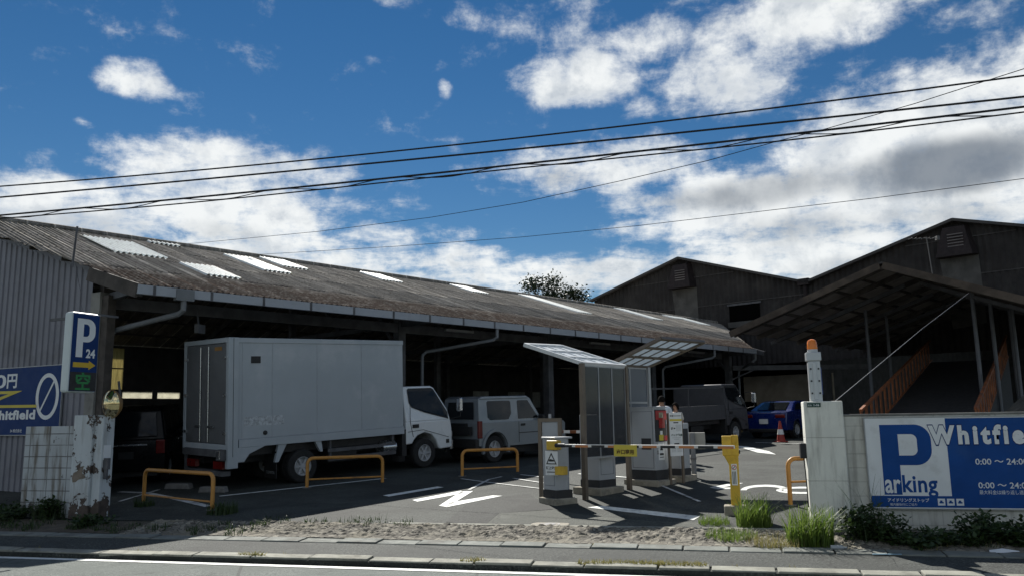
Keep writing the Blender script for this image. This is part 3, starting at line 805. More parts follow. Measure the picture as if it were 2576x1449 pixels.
# canopy in front of the right warehouse
UC = 31.0 - (E0.x * UV.x + E0.y * UV.y)
cL, cA, cR = on_a(1845, 836, UC), on_a(2223, 664, UC), on_a(2640, 764, UC)
can = thing('canopy', 'pitched canopy roof on slender grey posts with patched boards under its roof', 'canopy', mat=frame(S(UC, cA[0], 0), UV, (0, 0, 1)))
yL, yR = cL[0] - cA[0], cR[0] - cA[0]
pl, pr = (cA[1] - cL[1]) / yL, (cA[1] - cR[1]) / -yR
LC = U0 - UC - 0.1
def cz(y): return cA[1] - pl * y if y > 0 else cA[1] + pr * y
M_CROOF = mat('canopy roof sheet', (0.07, 0.066, 0.062), 0.9, 0.25, 3.0, bump=.6, bscale=14, dark=(0.05, 0.045, 0.04), dscale=1.5, damt=.7)
M_SOFF = mat('canopy boards', (0.26, 0.23, 0.20), 0.9, 0.25, 0.8, dark=(0.07, 0.06, 0.055), dscale=0.7, damt=.6)
one('roof', M_CROOF, can, lambda q: (q.add([(-.25, 0, cA[1] + .05), (LC, 0, cA[1] + .05), (LC, yL, cL[1] + .05), (-.25, yL, cL[1] + .05), (-.25, 0, cA[1] - .02), (LC, 0, cA[1] - .02), (LC, yL, cL[1] - .02), (-.25, yL, cL[1] - .02)],
    [(0, 1, 2, 3), (4, 7, 6, 5), (0, 3, 7, 4), (1, 5, 6, 2), (2, 6, 7, 3)]), q.add([(-.25, 0, cA[1] + .05), (LC, 0, cA[1] + .05), (LC, yR, cR[1] + .05), (-.25, yR, cR[1] + .05), (-.25, 0, cA[1] - .02), (LC, 0, cA[1] - .02), (LC, yR, cR[1] - .02), (-.25, yR, cR[1] - .02)],
    [(0, 3, 2, 1), (4, 5, 6, 7), (0, 4, 7, 3), (1, 2, 6, 5), (2, 3, 7, 6)]))).name = 'roof'
q = MB()
for j in range(7):                # soffit boards between the rafters
    for sgn, ye, p_ in ((1, yL, pl), (-1, yR, pr)):
        for i in range(6):
            ya, yb = ye * (i + .06) / 6, ye * (i + .94) / 6
            xa, xb = LC * (j + .05) / 7, LC * (j + .95) / 7
            q.add([(xa, ya, cz(ya) - .035), (xb, ya, cz(ya) - .035), (xb, yb, cz(yb) - .035), (xa, yb, cz(yb) - .035)], [(0, 1, 2, 3)])
q.build('soffit_boards', M_SOFF, can)
for j in range(8):
    x = LC * j / 7 + .05
    for ye, ze in ((yL, cL[1]), (yR, cR[1])): one('rafter', M_TIMB, can, lambda q: q.bar((x, 0, cA[1] - .12), (x, ye, ze - .12), .08, .18))
for i in range(1, 6):
    for ye in (yL, yR): one('purlin', M_TIMB, can, lambda q: q.bar((0, ye * i / 6, cz(ye * i / 6) - .07), (LC, ye * i / 6, cz(ye * i / 6) - .07), .07, .07))
M_FASC = mat('worn fascia board', (0.085, 0.066, 0.05), 0.9, 0.35, 1.3, dark=(0.05, 0.04, 0.035), dscale=1.0, damt=.8)
one('fascia', M_FASC, can, lambda q: (q.bar((-.3, .05, cA[1] - .10), (-.3, yL, cL[1] - .10), .05, .26), q.bar((-.3, -.05, cA[1] - .10), (-.3, yR, cR[1] - .10), .05, .26)))
for x in (3.0, 6.5, 10.0):
    one('tie_beam', M_STEEL, can, lambda q: q.bar((x, yL * .97, cL[1] - .30), (x, 0.3, cA[1] - .45), .09, .14))
    one('tie_beam', M_STEEL, can, lambda q: q.bar((x, yR * .97, cR[1] - .30), (x, -0.3, cA[1] - .45), .09, .14))
M_POST = mat('grey post paint', (0.13, 0.137, 0.15), 0.55, 0.15, 2.0)
CI = can.matrix_world.inverted()
for (x, y, U) in ((2178, 800, 36.2), (2232, 830, 39.0), (2455, 840, 34.0), (2503, 880, 36.0), (2549, 870, 39.0), (2545, 780, 37.0)):
    d = ray(x, y); k = U / (d.x * UV.x + d.y * UV.y)
    l = CI @ (d * k)
    zgl = zg(d.x * k, k)
    one('post', M_POST, can, lambda q: q.tube([(l.x, l.y, zgl - .1), (l.x, l.y, cz(l.y) - .12)], .075, 8))
one('back_infill', M_YEL, can, lambda q: q.bx(LC - .3, LC - .25, yR * .62, yR * .30, cR[1] - .55, cR[1] + .55))

# ramp with orange picket railings
rd_ = Vector((0.568, 0.823, 0)).normalized()
RM = frame((11.35, 27.0, zg(11.35, 27.0)), rd_, (0, 0, 1))
ramp = thing('ramp', 'dark sloping ramp rising under the canopy between orange picket railings', 'ramp', mat=RM)
RL, RS, RWD = 17.0, 0.205, 3.3
one('deck', mat('ramp deck', (0.035, 0.036, 0.038), .8, .2), ramp, lambda q: q.add([(0, 0.05, 0), (0, -RWD, 0), (RL, -RWD, RL * RS), (RL, .05, RL * RS), (RL, .05, -.5), (RL, -RWD, -.5), (0, .05, -.5), (0, -RWD, -.5)], [(0, 1, 2, 3), (0, 3, 4, 6), (1, 7, 5, 2), (3, 2, 5, 4), (0, 6, 7, 1)]))
M_ORNG = mat('orange rust railing', (0.24, 0.075, 0.022), 0.75, 0.35, 3.0, dark=(0.10, 0.045, 0.03), dscale=1.4, damt=.85)
for y in (0.0, -RWD):
    q = MB()
    q.bar((0, y, 1.10), (RL, y, RL * RS + 1.10), .09, .09); q.bar((0, y, .12), (RL, y, RL * RS + .12), .05, .06)
    x = 0.05
    while x < RL:
        q.bar((x, y, x * RS + .1), (x, y, x * RS + 1.08), .04, .26, (1, 0, 0)); x += 0.85
    q.build('railing', M_ORNG, ramp)

# pale wall deep in the dark yard between shed and canopy
(b0_, z0_), (b1_, z1_) = on_a(1872, 948, U0 + 2.0), on_a(2040, 1062, U0 + 2.0)
yw = thing('yard_wall', 'pale beige wall with small dark windows deep in the dark yard beyond the blue coupe', 'wall', mat=frame(S(U0 + 2.0, b1_, 0), UV, (0, 0, 1)))
M_BEI = mat('beige plaster', (0.34, 0.29, 0.22), .9, .15, 1.5, dark=(.16, .14, .11), dscale=.8, damt=.5)
one('wall', M_BEI, yw, lambda q: q.bx(-.1, .1, -1.5, b0_ - b1_, .5, z0_))
for k in range(3):
    one('window', mat('black opening', (0.004, 0.004, 0.004), 1.0), yw, lambda q: q.bx(-.13, -.105, .3 + k * 1.5, 1.2 + k * 1.5, z1_ + .7, z1_ + 1.3))
# ------------------------------------------------------------------ vehicles
M_TYRE = mat('tyre rubber', (0.018, 0.018, 0.018), 0.85, 0.2, 8)
M_RIM = mat('steel rim', (0.40, 0.41, 0.42), 0.5, 0.12, 6)
M_BLK = mat('black plastic', (0.016, 0.016, 0.017), 0.55, 0.2, 5)
M_GLS = mat('car glass', (0.010, 0.012, 0.014), 0.06, 0.1, 2, spec=0.35)
M_GLT = glass('side glass', (0.02, 0.03, 0.035), 0.55)
M_RED = mat('red lens', (0.13, 0.010, 0.009), 0.2, 0.15, 8)
M_CLR = mat('clear lens', (0.5, 0.5, 0.5), 0.15, 0.1, 8)
M_CHR = mat('bright metal', (0.6, 0.61, 0.62), 0.25, 0.1, 4, metal=0.9)
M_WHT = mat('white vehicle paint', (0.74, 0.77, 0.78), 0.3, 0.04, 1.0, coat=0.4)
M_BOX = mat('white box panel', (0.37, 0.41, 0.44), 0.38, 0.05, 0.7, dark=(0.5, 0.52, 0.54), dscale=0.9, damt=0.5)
M_PLATE = mat('number plate', (0.7, 0.7, 0.68), 0.5, 0.05, 5)
def wheel(root, x, y, r, wd, side, spokes=5, rim=0.6):
    """tyre with its rim; side = -1 for the right hand wheels"""
    T = Matrix.Translation((x, y, r)) @ Matrix.Rotation(radians(90), 4, 'X')
    q = MB(); h = wd / 2
    q.lathe([(r * rim, -h * .2), (r * rim, -h), (r * .93, -h), (r, -h * .75), (r, h * .75), (r * .93, h), (r * rim, h), (r * rim, h * .2), (r * rim, -h * .2)], 28, T, False)
    t = q.build('wheel', M_TYRE, root, smooth=True)
    R = r * rim; f = 1 if side < 0 else -1
    q = MB()
    q.lathe([(R * 1.02, f * h * .9), (R * .94, f * h * 1.0), (R * .86, f * h * .55), (R * .80, f * h * .2), (R * .3, f * h * .35), (R * .28, f * h * .8), (R * .16, f * h * .82), (0.001, f * h * .82)], 24, T, False)
    for k in range(spokes):
        a = 2 * pi * k / spokes
        p0 = T @ Vector((cos(a) * R * .25, sin(a) * R * .25, f * h * .6)); p1 = T @ Vector((cos(a) * R * .9, sin(a) * R * .9, f * h * .72))
        q.bar(p0, p1, R * .20, R * .14, (0, 1, 0))
    q.build('rim', M_RIM, t, smooth=False)
    return t
def arc(cx, r, z0, n=10, z=None):
    """wheel arch points from front to back, for a lower outline walked backwards"""
    return [(cx + r * cos(t), z0 + r * sin(t)) for t in [pi * k / n for k in range(n + 1)]]

def body_shell(root, name, low, up, hw, hw2, m, bevel=0.035, belt=None):
    """lower polygon (x,z) at half width hw; upper polygon leans in from hw at the belt to hw2 at the roof"""
    q = MB()
    q.prism(low, -hw, hw)
    if up:
        z0 = min(p[1] for p in up); z1 = max(p[1] for p in up)
        f = lambda z: hw - .012 + (hw2 - hw + .012) * (z - z0) / (z1 - z0)
        n = len(up)
        q.add([(x, -f(z), z - (.03 if z == z0 else 0)) for x, z in up] + [(x, f(z), z - (.03 if z == z0 else 0)) for x, z in up],
              [tuple(range(n)), tuple(range(2 * n - 1, n - 1, -1))] + [(i, i + n, (i + 1) % n + n, (i + 1) % n) for i in range(n)])
    return q.build(name, m, root, bevel=bevel, smooth=True, seg=3)
def side_win(root, poly, hw, hw2, z0, z1, side, m, name='window', off=0.006, frame_m=None):
    f = lambda z: hw - .012 + (hw2 - hw + .012) * (z - z0) / (z1 - z0)
    pts = [(x, side * (f(z) + off), z) for x, z in poly]
    inn = [(x, side * (f(z) - .004), z) for x, z in poly]
    n = len(pts)
    return MB().add(pts + inn, [tuple(range(n)), tuple(range(2 * n - 1, n - 1, -1))] + [(i, (i + 1) % n, (i + 1) % n + n, i + n) for i in range(n)]).build(name, m, root)

# ---- box truck
def truck(name, label, loc, box=True, paint=M_WHT, group=None):
    x, y = loc
    t = thing(name, label, 'truck', mat=slope_frame(x, y, HU), group=group)   # origin: rear right corner of the box, on the ground
    W = 2.06; hw = W / 2; yc = hw            # body spans y 0 .. W (near side is y = 0)
    def yy(v): return v
    FX, RX, R = 5.30, 1.78, 0.37
    # chassis and wheels
    one('chassis', M_BLK, t, lambda q: (q.bx(.12, 5.6, yc - .42, yc - .32, .52, .70), q.bx(.12, 5.6, yc + .32, yc + .42, .52, .70), q.bx(.3, 4.5, .22, W - .22, .70, .88), q.bx(2.5, 3.3, .16, .5, .38, .68), q.bx(RX - .08, RX + .08, .3, W - .3, .30, .44), q.bx(FX - .08, FX + .08, .3, W - .3, .30, .44)))
    for xx, nm in ((RX, 6), (FX, 6)):
        wheel(t, xx, .14, R, .2, -1, nm, .58); wheel(t, xx, W - .14, R, .2, 1, nm, .58)
    for yv in (.37, W - .37): wheel(t, RX, yv, R, .19, -1, 6, .58)
    # cab
    c0, c1 = 4.70, 6.20
    low = [(c0, .62), (c0, 1.18), (c1 - .02, 1.18), (c1 + .02, .95), (c1 + .03, .45), (FX + .52, .43)] + [(FX + .46 * cos(a), R + .02 + .50 * sin(a)) for a in [radians(v) for v in (10, 35, 60, 90, 120, 140, 152)]]
    q = MB(); q.prism([(a, b_) for a, b_ in low], .03, W - .03)
    up = [(c0, 1.17), (c1 - .02, 1.17), (c1 - .10, 1.45), (c1 - .46, 2.02), (c1 - .56, 2.07), (c0 + .05, 2.07), (c0, 2.03)]
    f = lambda z: .03 + .16 * max(0, (z - 1.3)) / .77
    n = len(up)
    q.add([(a, f(b_), b_) for a, b_ in up] + [(a, W - f(b_), b_) for a, b_ in up], [tuple(range(n)), tuple(range(2 * n - 1, n - 1, -1))] + [(i, i + n, (i + 1) % n + n, (i + 1) % n) for i in range(n)])
    cab = q.build('cab', paint, t, bevel=.04, smooth=True, seg=3)
    wp = [(c0 + .17, 1.66), (c0 + .24, 1.55), (c0 + .62, 1.42), (c1 - .14, 1.24), (c1 - .15, 1.40), (c1 - .51, 1.96), (c1 - .58, 1.99), (c0 + .20, 1.99), (c0 + .16, 1.95)]
    for sgn in (0, 1):
        pts = [(a, (f(b_) - .008) if sgn == 0 else W - f(b_) + .008, b_) for a, b_ in wp]
        fr = [(a + (a - c0 - .6) * .05, (f(b_) - .003) if sgn == 0 else W - f(b_) + .003, b_ + (b_ - 1.68) * .10) for a, b_ in wp]
        MB().add(pts, [tuple(range(len(pts)))]).build('side_window', M_GLS, cab)
        MB().add(fr, [tuple(range(len(fr)))]).build('window_seal', M_BLK, cab)
    one('windscreen', M_GLS, cab, lambda q: q.add([(c1 - .085, .22, 1.32), (c1 - .085, W - .22, 1.32), (c1 - .45, W - .30, 1.98), (c1 - .45, .30, 1.98)], [(0, 1, 2, 3)])).location = (.012, 0, .012)
    one('door_handle', M_BLK, cab, lambda q: q.bx(c0 + .20, c0 + .40, .012, .03, 1.02, 1.11))
    one('door_gap', M_BLK, cab, lambda q: (q.bar((c0 + .13, .027, 1.16), (c0 + .13, .027, 1.62), .008, .012), q.bar((c0 + .13, .027, 1.18), (c0 + .22, .027, .80), .008, .012), q.bar((c0 + .05, .026, .93), (FX - .05, .026, .96), .008, .012), q.bar((FX - .05, .026, .96), (c1 - .1, .026, .72), .008, .012)))
    one('side_lamp', M_BLK, cab, lambda q: q.box((c1 - .14, .026, .62), (.10, .02, .10)))
    one('bumper', M_CHR if box else M_BLK, cab, lambda q: q.bx(c1 - .02, c1 + .09, .05, W - .05, .38, .66), bevel=.03)
    for yv in (.18, W - .18): one('headlight', M_CLR, cab, lambda q: q.box((c1 + .03, yv, .80), (.05, .26, .16)), bevel=.02)
    for sgn in (-1, 1):
        yv = -.20 if sgn < 0 else W + .20
        yb = .06 if sgn < 0 else W - .06
        mr = one('mirror', M_BLK, cab, lambda q: (q.tube([(c1 - .08, yb, 1.75), (c1 + .12, yv, 1.78), (c1 + .12, yv, 1.25), (c1 - .02, yb, 1.18)], .014, 6)))
        one('mirror_head', M_CHR, mr, lambda q: q.box((c1 + .10, yv, 1.56), (.10, .17, .36)), bevel=.03)
    one('mudguard', M_BLK, cab, lambda q: q.bx(c0 - .12, c0 + .02, .05, W - .05, .35, 1.0))
    if not box:
        bd = one('flat_bed', paint, t, lambda q: (q.bx(.0, 4.55, 0, W, .86, .98), q.bx(0, 4.55, 0, .05, .98, 1.35), q.bx(0, 4.55, W - .05, W, .98, 1.35), q.bx(4.5, 4.58, 0, W, .98, 1.95)))
        one('bed_rail', paint, bd, lambda q: [q.bar((.05, yv, 1.95), (4.5, yv, 1.95), .05, .05) for yv in (.03, W - .03)] + [q.bar((xv, yv, 1.3), (xv, yv, 1.95), .05, .05) for yv in (.03, W - .03) for xv in (.05, 2.2)])
        return t
    # cargo box
    B0, B1, ZB, ZT = .0, 4.60, .92, 3.22
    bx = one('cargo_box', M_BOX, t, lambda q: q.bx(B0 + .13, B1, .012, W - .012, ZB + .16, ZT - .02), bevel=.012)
    one('top_rail', M_CHR if 0 else M_BOX, bx, lambda q: (q.bx(B0 + .12, B1 + .01, -.006, .06, ZT - .10, ZT + .01), q.bx(B0 + .12, B1 + .01, W - .06, W + .006, ZT - .10, ZT + .01), q.bx(B1 - .05, B1 + .015, .0, W, ZT - .10, ZT + .012)), bevel=.012)
    one('bottom_rail', M_BOX, bx, lambda q: (q.bx(B0 + .22, B1 + .01, -.014, .08, ZB - .02, ZB + .15), q.bx(B0 + .22, B1 + .01, W - .08, W + .014, ZB - .02, ZB + .15)), bevel=.008)
    M_JNT = mat('panel joint', (0.36, 0.39, 0.42), .5, .1)
    one('panel_joint', M_JNT, bx, lambda q: [q.bx(v - .012, v + .012, .006, .014, ZB + .16, ZT - .1) for v in (.30, 1.00, 2.13, 3.35)] + [q.bx(.2, B1 - .02, .0, .012, ZB + .155, ZB + .175)])
    rf = one('rear_frame', M_BOX, bx, lambda q: (q.bx(B0 - .03, B0 + .20, -.02, .10, ZB - .44, ZT + .015), q.bx(B0 - .03, B0 + .13, W - .10, W + .02, ZB - .20, ZT + .015), q.bx(B0 - .03, B0 + .13, .1, W - .1, ZT - .09, ZT + .015), q.bx(B0 - .03, B0 + .13, .1, W - .1, ZB - .06, ZB + .06)), bevel=.01)
    one('frame_gap', M_BLK, bx, lambda q: q.bx(B0 + .075, B0 + .083, -.024, .0, ZB - .2, ZT))
    one('skirt_plate', M_BOX, bx, lambda q: q.prism([(B0 + .0, ZB - .02), (B0 + .0, ZB - .32), (B0 + .34, ZB - .32), (B0 + .46, ZB - .16), (B0 + .82, ZB - .02)], -.012, .03))
    M_DOOR = mat('grey rear door', (0.115, 0.12, 0.125), .5, .12, 1.2, dark=(.06, .06, .06), dscale=.9, damt=.5)
    for y0_, y1_ in ((.11, W / 2 - .008), (W / 2 + .008, W - .11)):
        dr = one('rear_door', M_DOOR, bx, lambda q: q.bx(B0 - .02, B0 + .02, y0_, y1_, ZB + .07, ZT - .1), bevel=.008)
        one('lock_bar', M_CHR, dr, lambda q: (q.tube([(B0 - .05, (y0_ + y1_) / 2 + (.28 if y0_ < 1 else -.28), ZB + .1), (B0 - .05, (y0_ + y1_) / 2 + (.28 if y0_ < 1 else -.28), ZT - .15)], .012, 6), q.box((B0 - .05, (y0_ + y1_) / 2 + (.16 if y0_ < 1 else -.16), ZB + .42), (.03, .26, .05))))
        one('hinge', M_CHR, dr, lambda q: [q.box((B0 - .03, .12 if y0_ < .5 else W - .12, ZB + dz), (.05, .12, .06)) for dz in (.3, 1.1, 1.9)])
    one('warning_sticker', mat('orange sticker', (.30, .15, .03), .6), bx, lambda q: q.bx(B0 - .026, B0 - .021, .3, .62, ZT - .25, ZT - .17))
    one('vent', M_BLK, bx, lambda q: [q.bx(.50, .70, -.004, .012, ZT - .52 + k * .026, ZT - .505 + k * .026) for k in range(5)] + [q.bx(.49, .71, .0, .011, ZT - .535, ZT - .385)])
    one('grime_mark', mat('faded sticker mark', (.42, .45, .47), .6, .35, 14), bx, lambda q: q.bx(.34, 1.28, .0085, .0118, ZB + .42, ZB + .62))
    one('lamp_socket', M_BLK, bx, lambda q: q.lathe([(.05, 0), (.05, .02), (.02, .03)], 10, Matrix.Translation((.83, .012, ZB + .26)) @ Matrix.Rotation(radians(90), 4, 'X')))
    # tail lift folded under the body, lamps, guards
    tl = one('tail_lift', M_STEEL, t, lambda q: (q.bx(-.10, .04, .14, W - .14, ZB - .20, ZB - .06), q.bx(-.14, .0, .05, .28, ZB - .26, ZB - .04), q.bx(-.06, .12, .15, W - .15, ZB - .60, ZB - .50), q.bx(-.04, .0, W - .2, W - .1, ZB - .6, ZB - .1)))
    one('lift_latch', M_CHR, tl, lambda q: q.box((-.15, .16, ZB - .15), (.03, .14, .16)))
    for yv in (.42, W - .42): one('tail_light', M_RED, t, lambda q: q.bx(-.03, .06, yv - .2, yv + .2, ZB - .46, ZB - .30))
    def guard(xa, xb, xc, xd, z1):
        q = MB(); y0_, y1_ = .02, .10
        q.add([(xa, y0_, ZB - .02), (xb, y0_, ZB - .02), (xc, y0_, z1), (xd, y0_, z1), (xa, y1_, ZB - .02), (xb, y1_, ZB - .02), (xc, y1_, z1), (xd, y1_, z1)], [(0, 1, 2, 3), (7, 6, 5, 4), (0, 4, 5, 1), (1, 5, 6, 2), (2, 6, 7, 3), (3, 7, 4, 0)])
        q.build('wheel_guard', M_BOX, t)
    guard(RX - .62, RX - .42, RX - .62, RX - .70, .52)
    guard(RX + .30, RX + .46, RX + .50, RX + .44, .66)
    mf = one('mud_flap', M_BLK, t, lambda q: q.bx(RX - .66, RX - .64, .05, .55, .16, .75))
    tx = text('TOYOTA', .085, mat('flap lettering', (.3, .3, .3), .7), mf, 0, 0, 0, bold=.002)
    tx.matrix_basis = frame((RX - .665, .46, .26), (0, -1, 0), (-1, 0, 0))
    one('side_guard', M_STEEL, t, lambda q: (q.bx(2.45, 4.4, .06, .10, .42, .50), q.bx(2.45, 4.4, .06, .10, .62, .70), q.bx(2.5, 2.55, .08, .14, .42, .9), q.bx(4.3, 4.35, .08, .14, .42, .9)))
    tk = one('fuel_tank', M_CHR, t, lambda q: q.tube([(4.02, .22, .60), (4.42, .22, .60)], .17, 14), smooth=True)
    return t
p_rw = G(765, 1214)
TS = 1.05
k_ = Vector((p_rw.x, p_rw.y, 0)) - UV * 1.78 * TS
truck('box_truck', 'white box truck with grey rear doors parked under the shed edge', (k_.x, k_.y)).scale = (TS, TS, 1.035)

# ---- cars
def car(name, label, cat, x, y, head, L, hw, hw2, low, up, wheels, r, paint, wins, rear=None, group=None, rimf=.62, spokes=5, scale=1.0, extras=None, wscreen=None):
    t = thing(name, label, cat, mat=slope_frame(x, y, head), group=group)
    if scale != 1.0: t.scale = (scale,) * 3
    z0 = min(p[1] for p in up); z1 = max(p[1] for p in up)
    body = body_shell(t, 'body', low, up, hw, hw2, paint)
    for s_ in (-1, 1):
        for wv in wins: side_win(body, wv, hw, hw2, z0, z1, s_, M_GLS)
        for wx in wheels: wheel(t, wx, s_ * (hw - .12), r, .19, s_, spokes, rimf)
    one('underbody', M_BLK, t, lambda q: q.bx(low[0][0] + .15, low[-1][0] if 0 else max(p[0] for p in low) - .15, -hw + .2, hw - .2, .20, .5))
    if extras: extras(t, body)
    return t
# small off-roader, silver
def off_roader_parts(t, body):
    hw, hw2 = .72, .64
    one('rear_window', M_GLS, body, lambda q: q.add([(-1.70, -.52, 1.12), (-1.70, .52, 1.12), (-1.655, .48, 1.56), (-1.655, -.48, 1.56)], [(0, 1, 2, 3)])).location = (-.008, 0, 0)
    one('windscreen', M_GLS, body, lambda q: q.add([(.70, -.60, 1.06), (.70, .60, 1.06), (.30, .54, 1.62), (.30, -.54, 1.62)], [(0, 1, 2, 3)])).location = (.012, 0, .012)
    for s_ in (-1, 1):
        one('tail_light', M_RED, body, lambda q: q.bx(-1.735, -1.60, s_ * .715 - .035, s_ * .715 + .035, .64, 1.08), bevel=.015)
        one('headlight', M_CLR, body, lambda q: q.bx(1.62, 1.715, s_ * .5 - .12, s_ * .5 + .12, .72, .90), bevel=.02)
        one('door_handle', M_BLK, body, lambda q: q.box((-.06, s_ * .726, .93), (.16, .02, .06)))
        one('door_gap', M_BLK, body, lambda q: (q.bar((-.22, s_ * .722, 1.02), (-.22, s_ * .722, .48), .006, .012), q.bar((.86, s_ * .722, .98), (.80, s_ * .722, .50), .006, .012), q.bar((-.22, s_ * .723, .72), (.85, s_ * .723, .72), .01, .02)))
        m_ = one('mirror', M_BLK, body, lambda q: q.box((.62, s_ * .80, 1.10), (.10, .20, .16)), bevel=.03)
        for wx in (-1.12, 1.13):
            q = MB(); vs = []
            n = 14
            for i in range(n + 1):
                a = radians(-14) + (pi + radians(28)) * i / n
                for rr, yv in ((.43, .70), (.43, .765), (.50, .765), (.50, .70)): vs.append((wx + rr * cos(a), s_ * yv, .36 + rr * sin(a)))
            q.add(vs, [(4 * i + k, 4 * i + (k + 1) % 4, 4 * i + 4 + (k + 1) % 4, 4 * i + 4 + k) for i in range(n) for k in range(4)])
            q.build('wheel_arch', body.data.materials[0], body)
    one('bumper', M_BLK, body, lambda q: q.bx(-1.80, -1.62, -.70, .70, .38, .62), bevel=.03)
    one('bumper', M_BLK, body, lambda q: q.bx(1.64, 1.78, -.70, .70, .38, .62), bevel=.03)
    one('number_plate', M_BLK, body, lambda q: q.bx(-1.82, -1.74, -.5, .1, .72, .94))
    one('spare_rack', M_BLK, body, lambda q: q.bx(-1.79, -1.70, -.30, .42, .70, 1.02))
    one('roof_gutter', M_BLK, body, lambda q: (q.bar((-1.6, -.655, 1.635), (.2, -.655, 1.635), .012, .012), q.bar((-1.6, .655, 1.635), (.2, .655, 1.635), .012, .012)))
M_SIL = mat('silver paint', (0.235, 0.26, 0.28), 0.36, 0.05, 1.5, metal=0.3, coat=0.5)
jl = [(-1.70, .45), (-1.70, 1.04), (.80, 1.04), (1.62, .98), (1.70, .92), (1.70, .42), (1.56, .40)] + [(1.13 + .42 * cos(a), .36 + .42 * sin(a)) for a in [radians(v) for v in (5, 30, 60, 90, 120, 150, 175)]] + [(-1.12 + .42 * cos(a), .36 + .42 * sin(a)) for a in [radians(v) for v in (5, 30, 60, 90, 120, 150, 175)]]
ju = [(-1.69, 1.03), (.76, 1.03), (.30, 1.64), (.16, 1.70), (-1.50, 1.70), (-1.64, 1.64)]
jw = [[(-1.36, 1.16), (-1.36, 1.55), (-1.32, 1.58), (-.52, 1.58), (-.48, 1.54), (-.48, 1.24), (-.60, 1.09), (-1.28, 1.09)], [(-.22, 1.09), (-.22, 1.55), (-.18, 1.58), (.20, 1.58), (.56, 1.12), (.55, 1.09)]]
p = G(1232, 1186)
c_ = Vector((p.x, p.y, 0)) + UV * 1.56 + VV * .95
c_ = c_ * 1.10
car('off_roader', 'small silver boxy off-roader parked in front of the white box truck', 'car', c_.x, c_.y, HU, 3.4, .72, .64, jl, ju, (-1.12, 1.13), .345, M_SIL, jw, scale=1.08, extras=off_roader_parts)

# saloon / coupe shape
def saloon_parts(hw, plate_z=.62, paint_l=None):
    def ex(t, body):
        one('rear_window', M_GLS, body, lambda q: q.add([(-1.55, -.56, 1.00), (-1.55, .56, 1.00), (-1.00, .48, 1.27), (-1.00, -.48, 1.27)], [(0, 1, 2, 3)])).location = (-.012, 0, .02)
        one('windscreen', M_GLS, body, lambda q: q.add([(.85, -.62, .96), (.85, .62, .96), (.22, .50, 1.28), (.22, -.50, 1.28)], [(0, 1, 2, 3)])).location = (.012, 0, .02)
        for s_ in (-1, 1):
            one('tail_light', M_RED, body, lambda q: q.bx(-2.16, -2.05, s_ * (hw - .24) - .18, s_ * (hw - .24) + .18, .74, .86), bevel=.02)
            one('headlight', M_CLR, body, lambda q: q.bx(1.98, 2.13, s_ * (hw - .24) - .18, s_ * (hw - .24) + .18, .58, .70), bevel=.02)
            one('mirror', M_BLK, body, lambda q: q.box((.62, s_ * (hw + .06), .98), (.12, .2, .13)), bevel=.03)
            one('door_gap', M_BLK, body, lambda q: (q.bar((-.75, s_ * (hw + .002), .92), (-.70, s_ * (hw + .002), .32), .006, .012), q.bar((.62, s_ * (hw + .002), .90), (.60, s_ * (hw + .002), .32), .006, .012)))
        pl = one('number_plate', M_PLATE, body, lambda q: q.bx(-2.185, -2.165, -.165, .165, plate_z - .09, plate_z + .08))
        one('bumper_insert', M_BLK, body, lambda q: q.bx(-2.17, -2.0, -.6, .6, .22, .36), bevel=.03)
    return ex
sl = [(-2.10, .30), (-2.15, .62), (-2.10, .94), (-1.52, 1.0), (.95, .96), (1.9, .76), (2.12, .60), (2.14, .28), (1.74, .24)] + [(1.32 + .36 * cos(a), .31 + .36 * sin(a)) for a in [radians(v) for v in (0, 30, 60, 90, 120, 150, 180)]] + [(-1.28 + .36 * cos(a), .31 + .36 * sin(a)) for a in [radians(v) for v in (0, 30, 60, 90, 120, 150, 180)]]
su = [(-1.62, .97), (.92, .94), (.22, 1.29), (-.05, 1.33), (-.75, 1.33), (-1.02, 1.27)]
sw = [[(-1.30, 1.02), (-1.02, 1.20), (-.78, 1.26), (-.62, 1.26), (-.66, 1.01)], [(-.58, 1.01), (-.54, 1.26), (-.05, 1.26), (.20, 1.22), (.66, .99)]]
M_BLUE = mat('blue car paint', (0.004, 0.017, 0.125), 0.28, 0.08, 1.0, coat=0.8)
p = at(1935, 1095, 31.5)
car('coupe', 'blue low coupe in the deep shade behind the traffic cone', 'car', *(Vector((p.x, p.y, 0)) + UV * 1.9).xy, HU, 4.3, .86, .62, sl, su, (-1.28, 1.32), .31, M_BLUE, sw, extras=saloon_parts(.86), scale=1.05)
M_DGR = mat('dark grey paint', (0.10, 0.103, 0.11), 0.25, 0.08, 1.0, coat=0.8)
p = at(425, 1110, 24.0)
car('saloon_car', 'dark grey low car half hidden between black minivan and box truck', 'car', p.x + .4, p.y + 1.2, HU, 4.3, .86, .62, sl, su, (-1.28, 1.32), .31, M_DGR, sw, extras=saloon_parts(.86), scale=1.08)
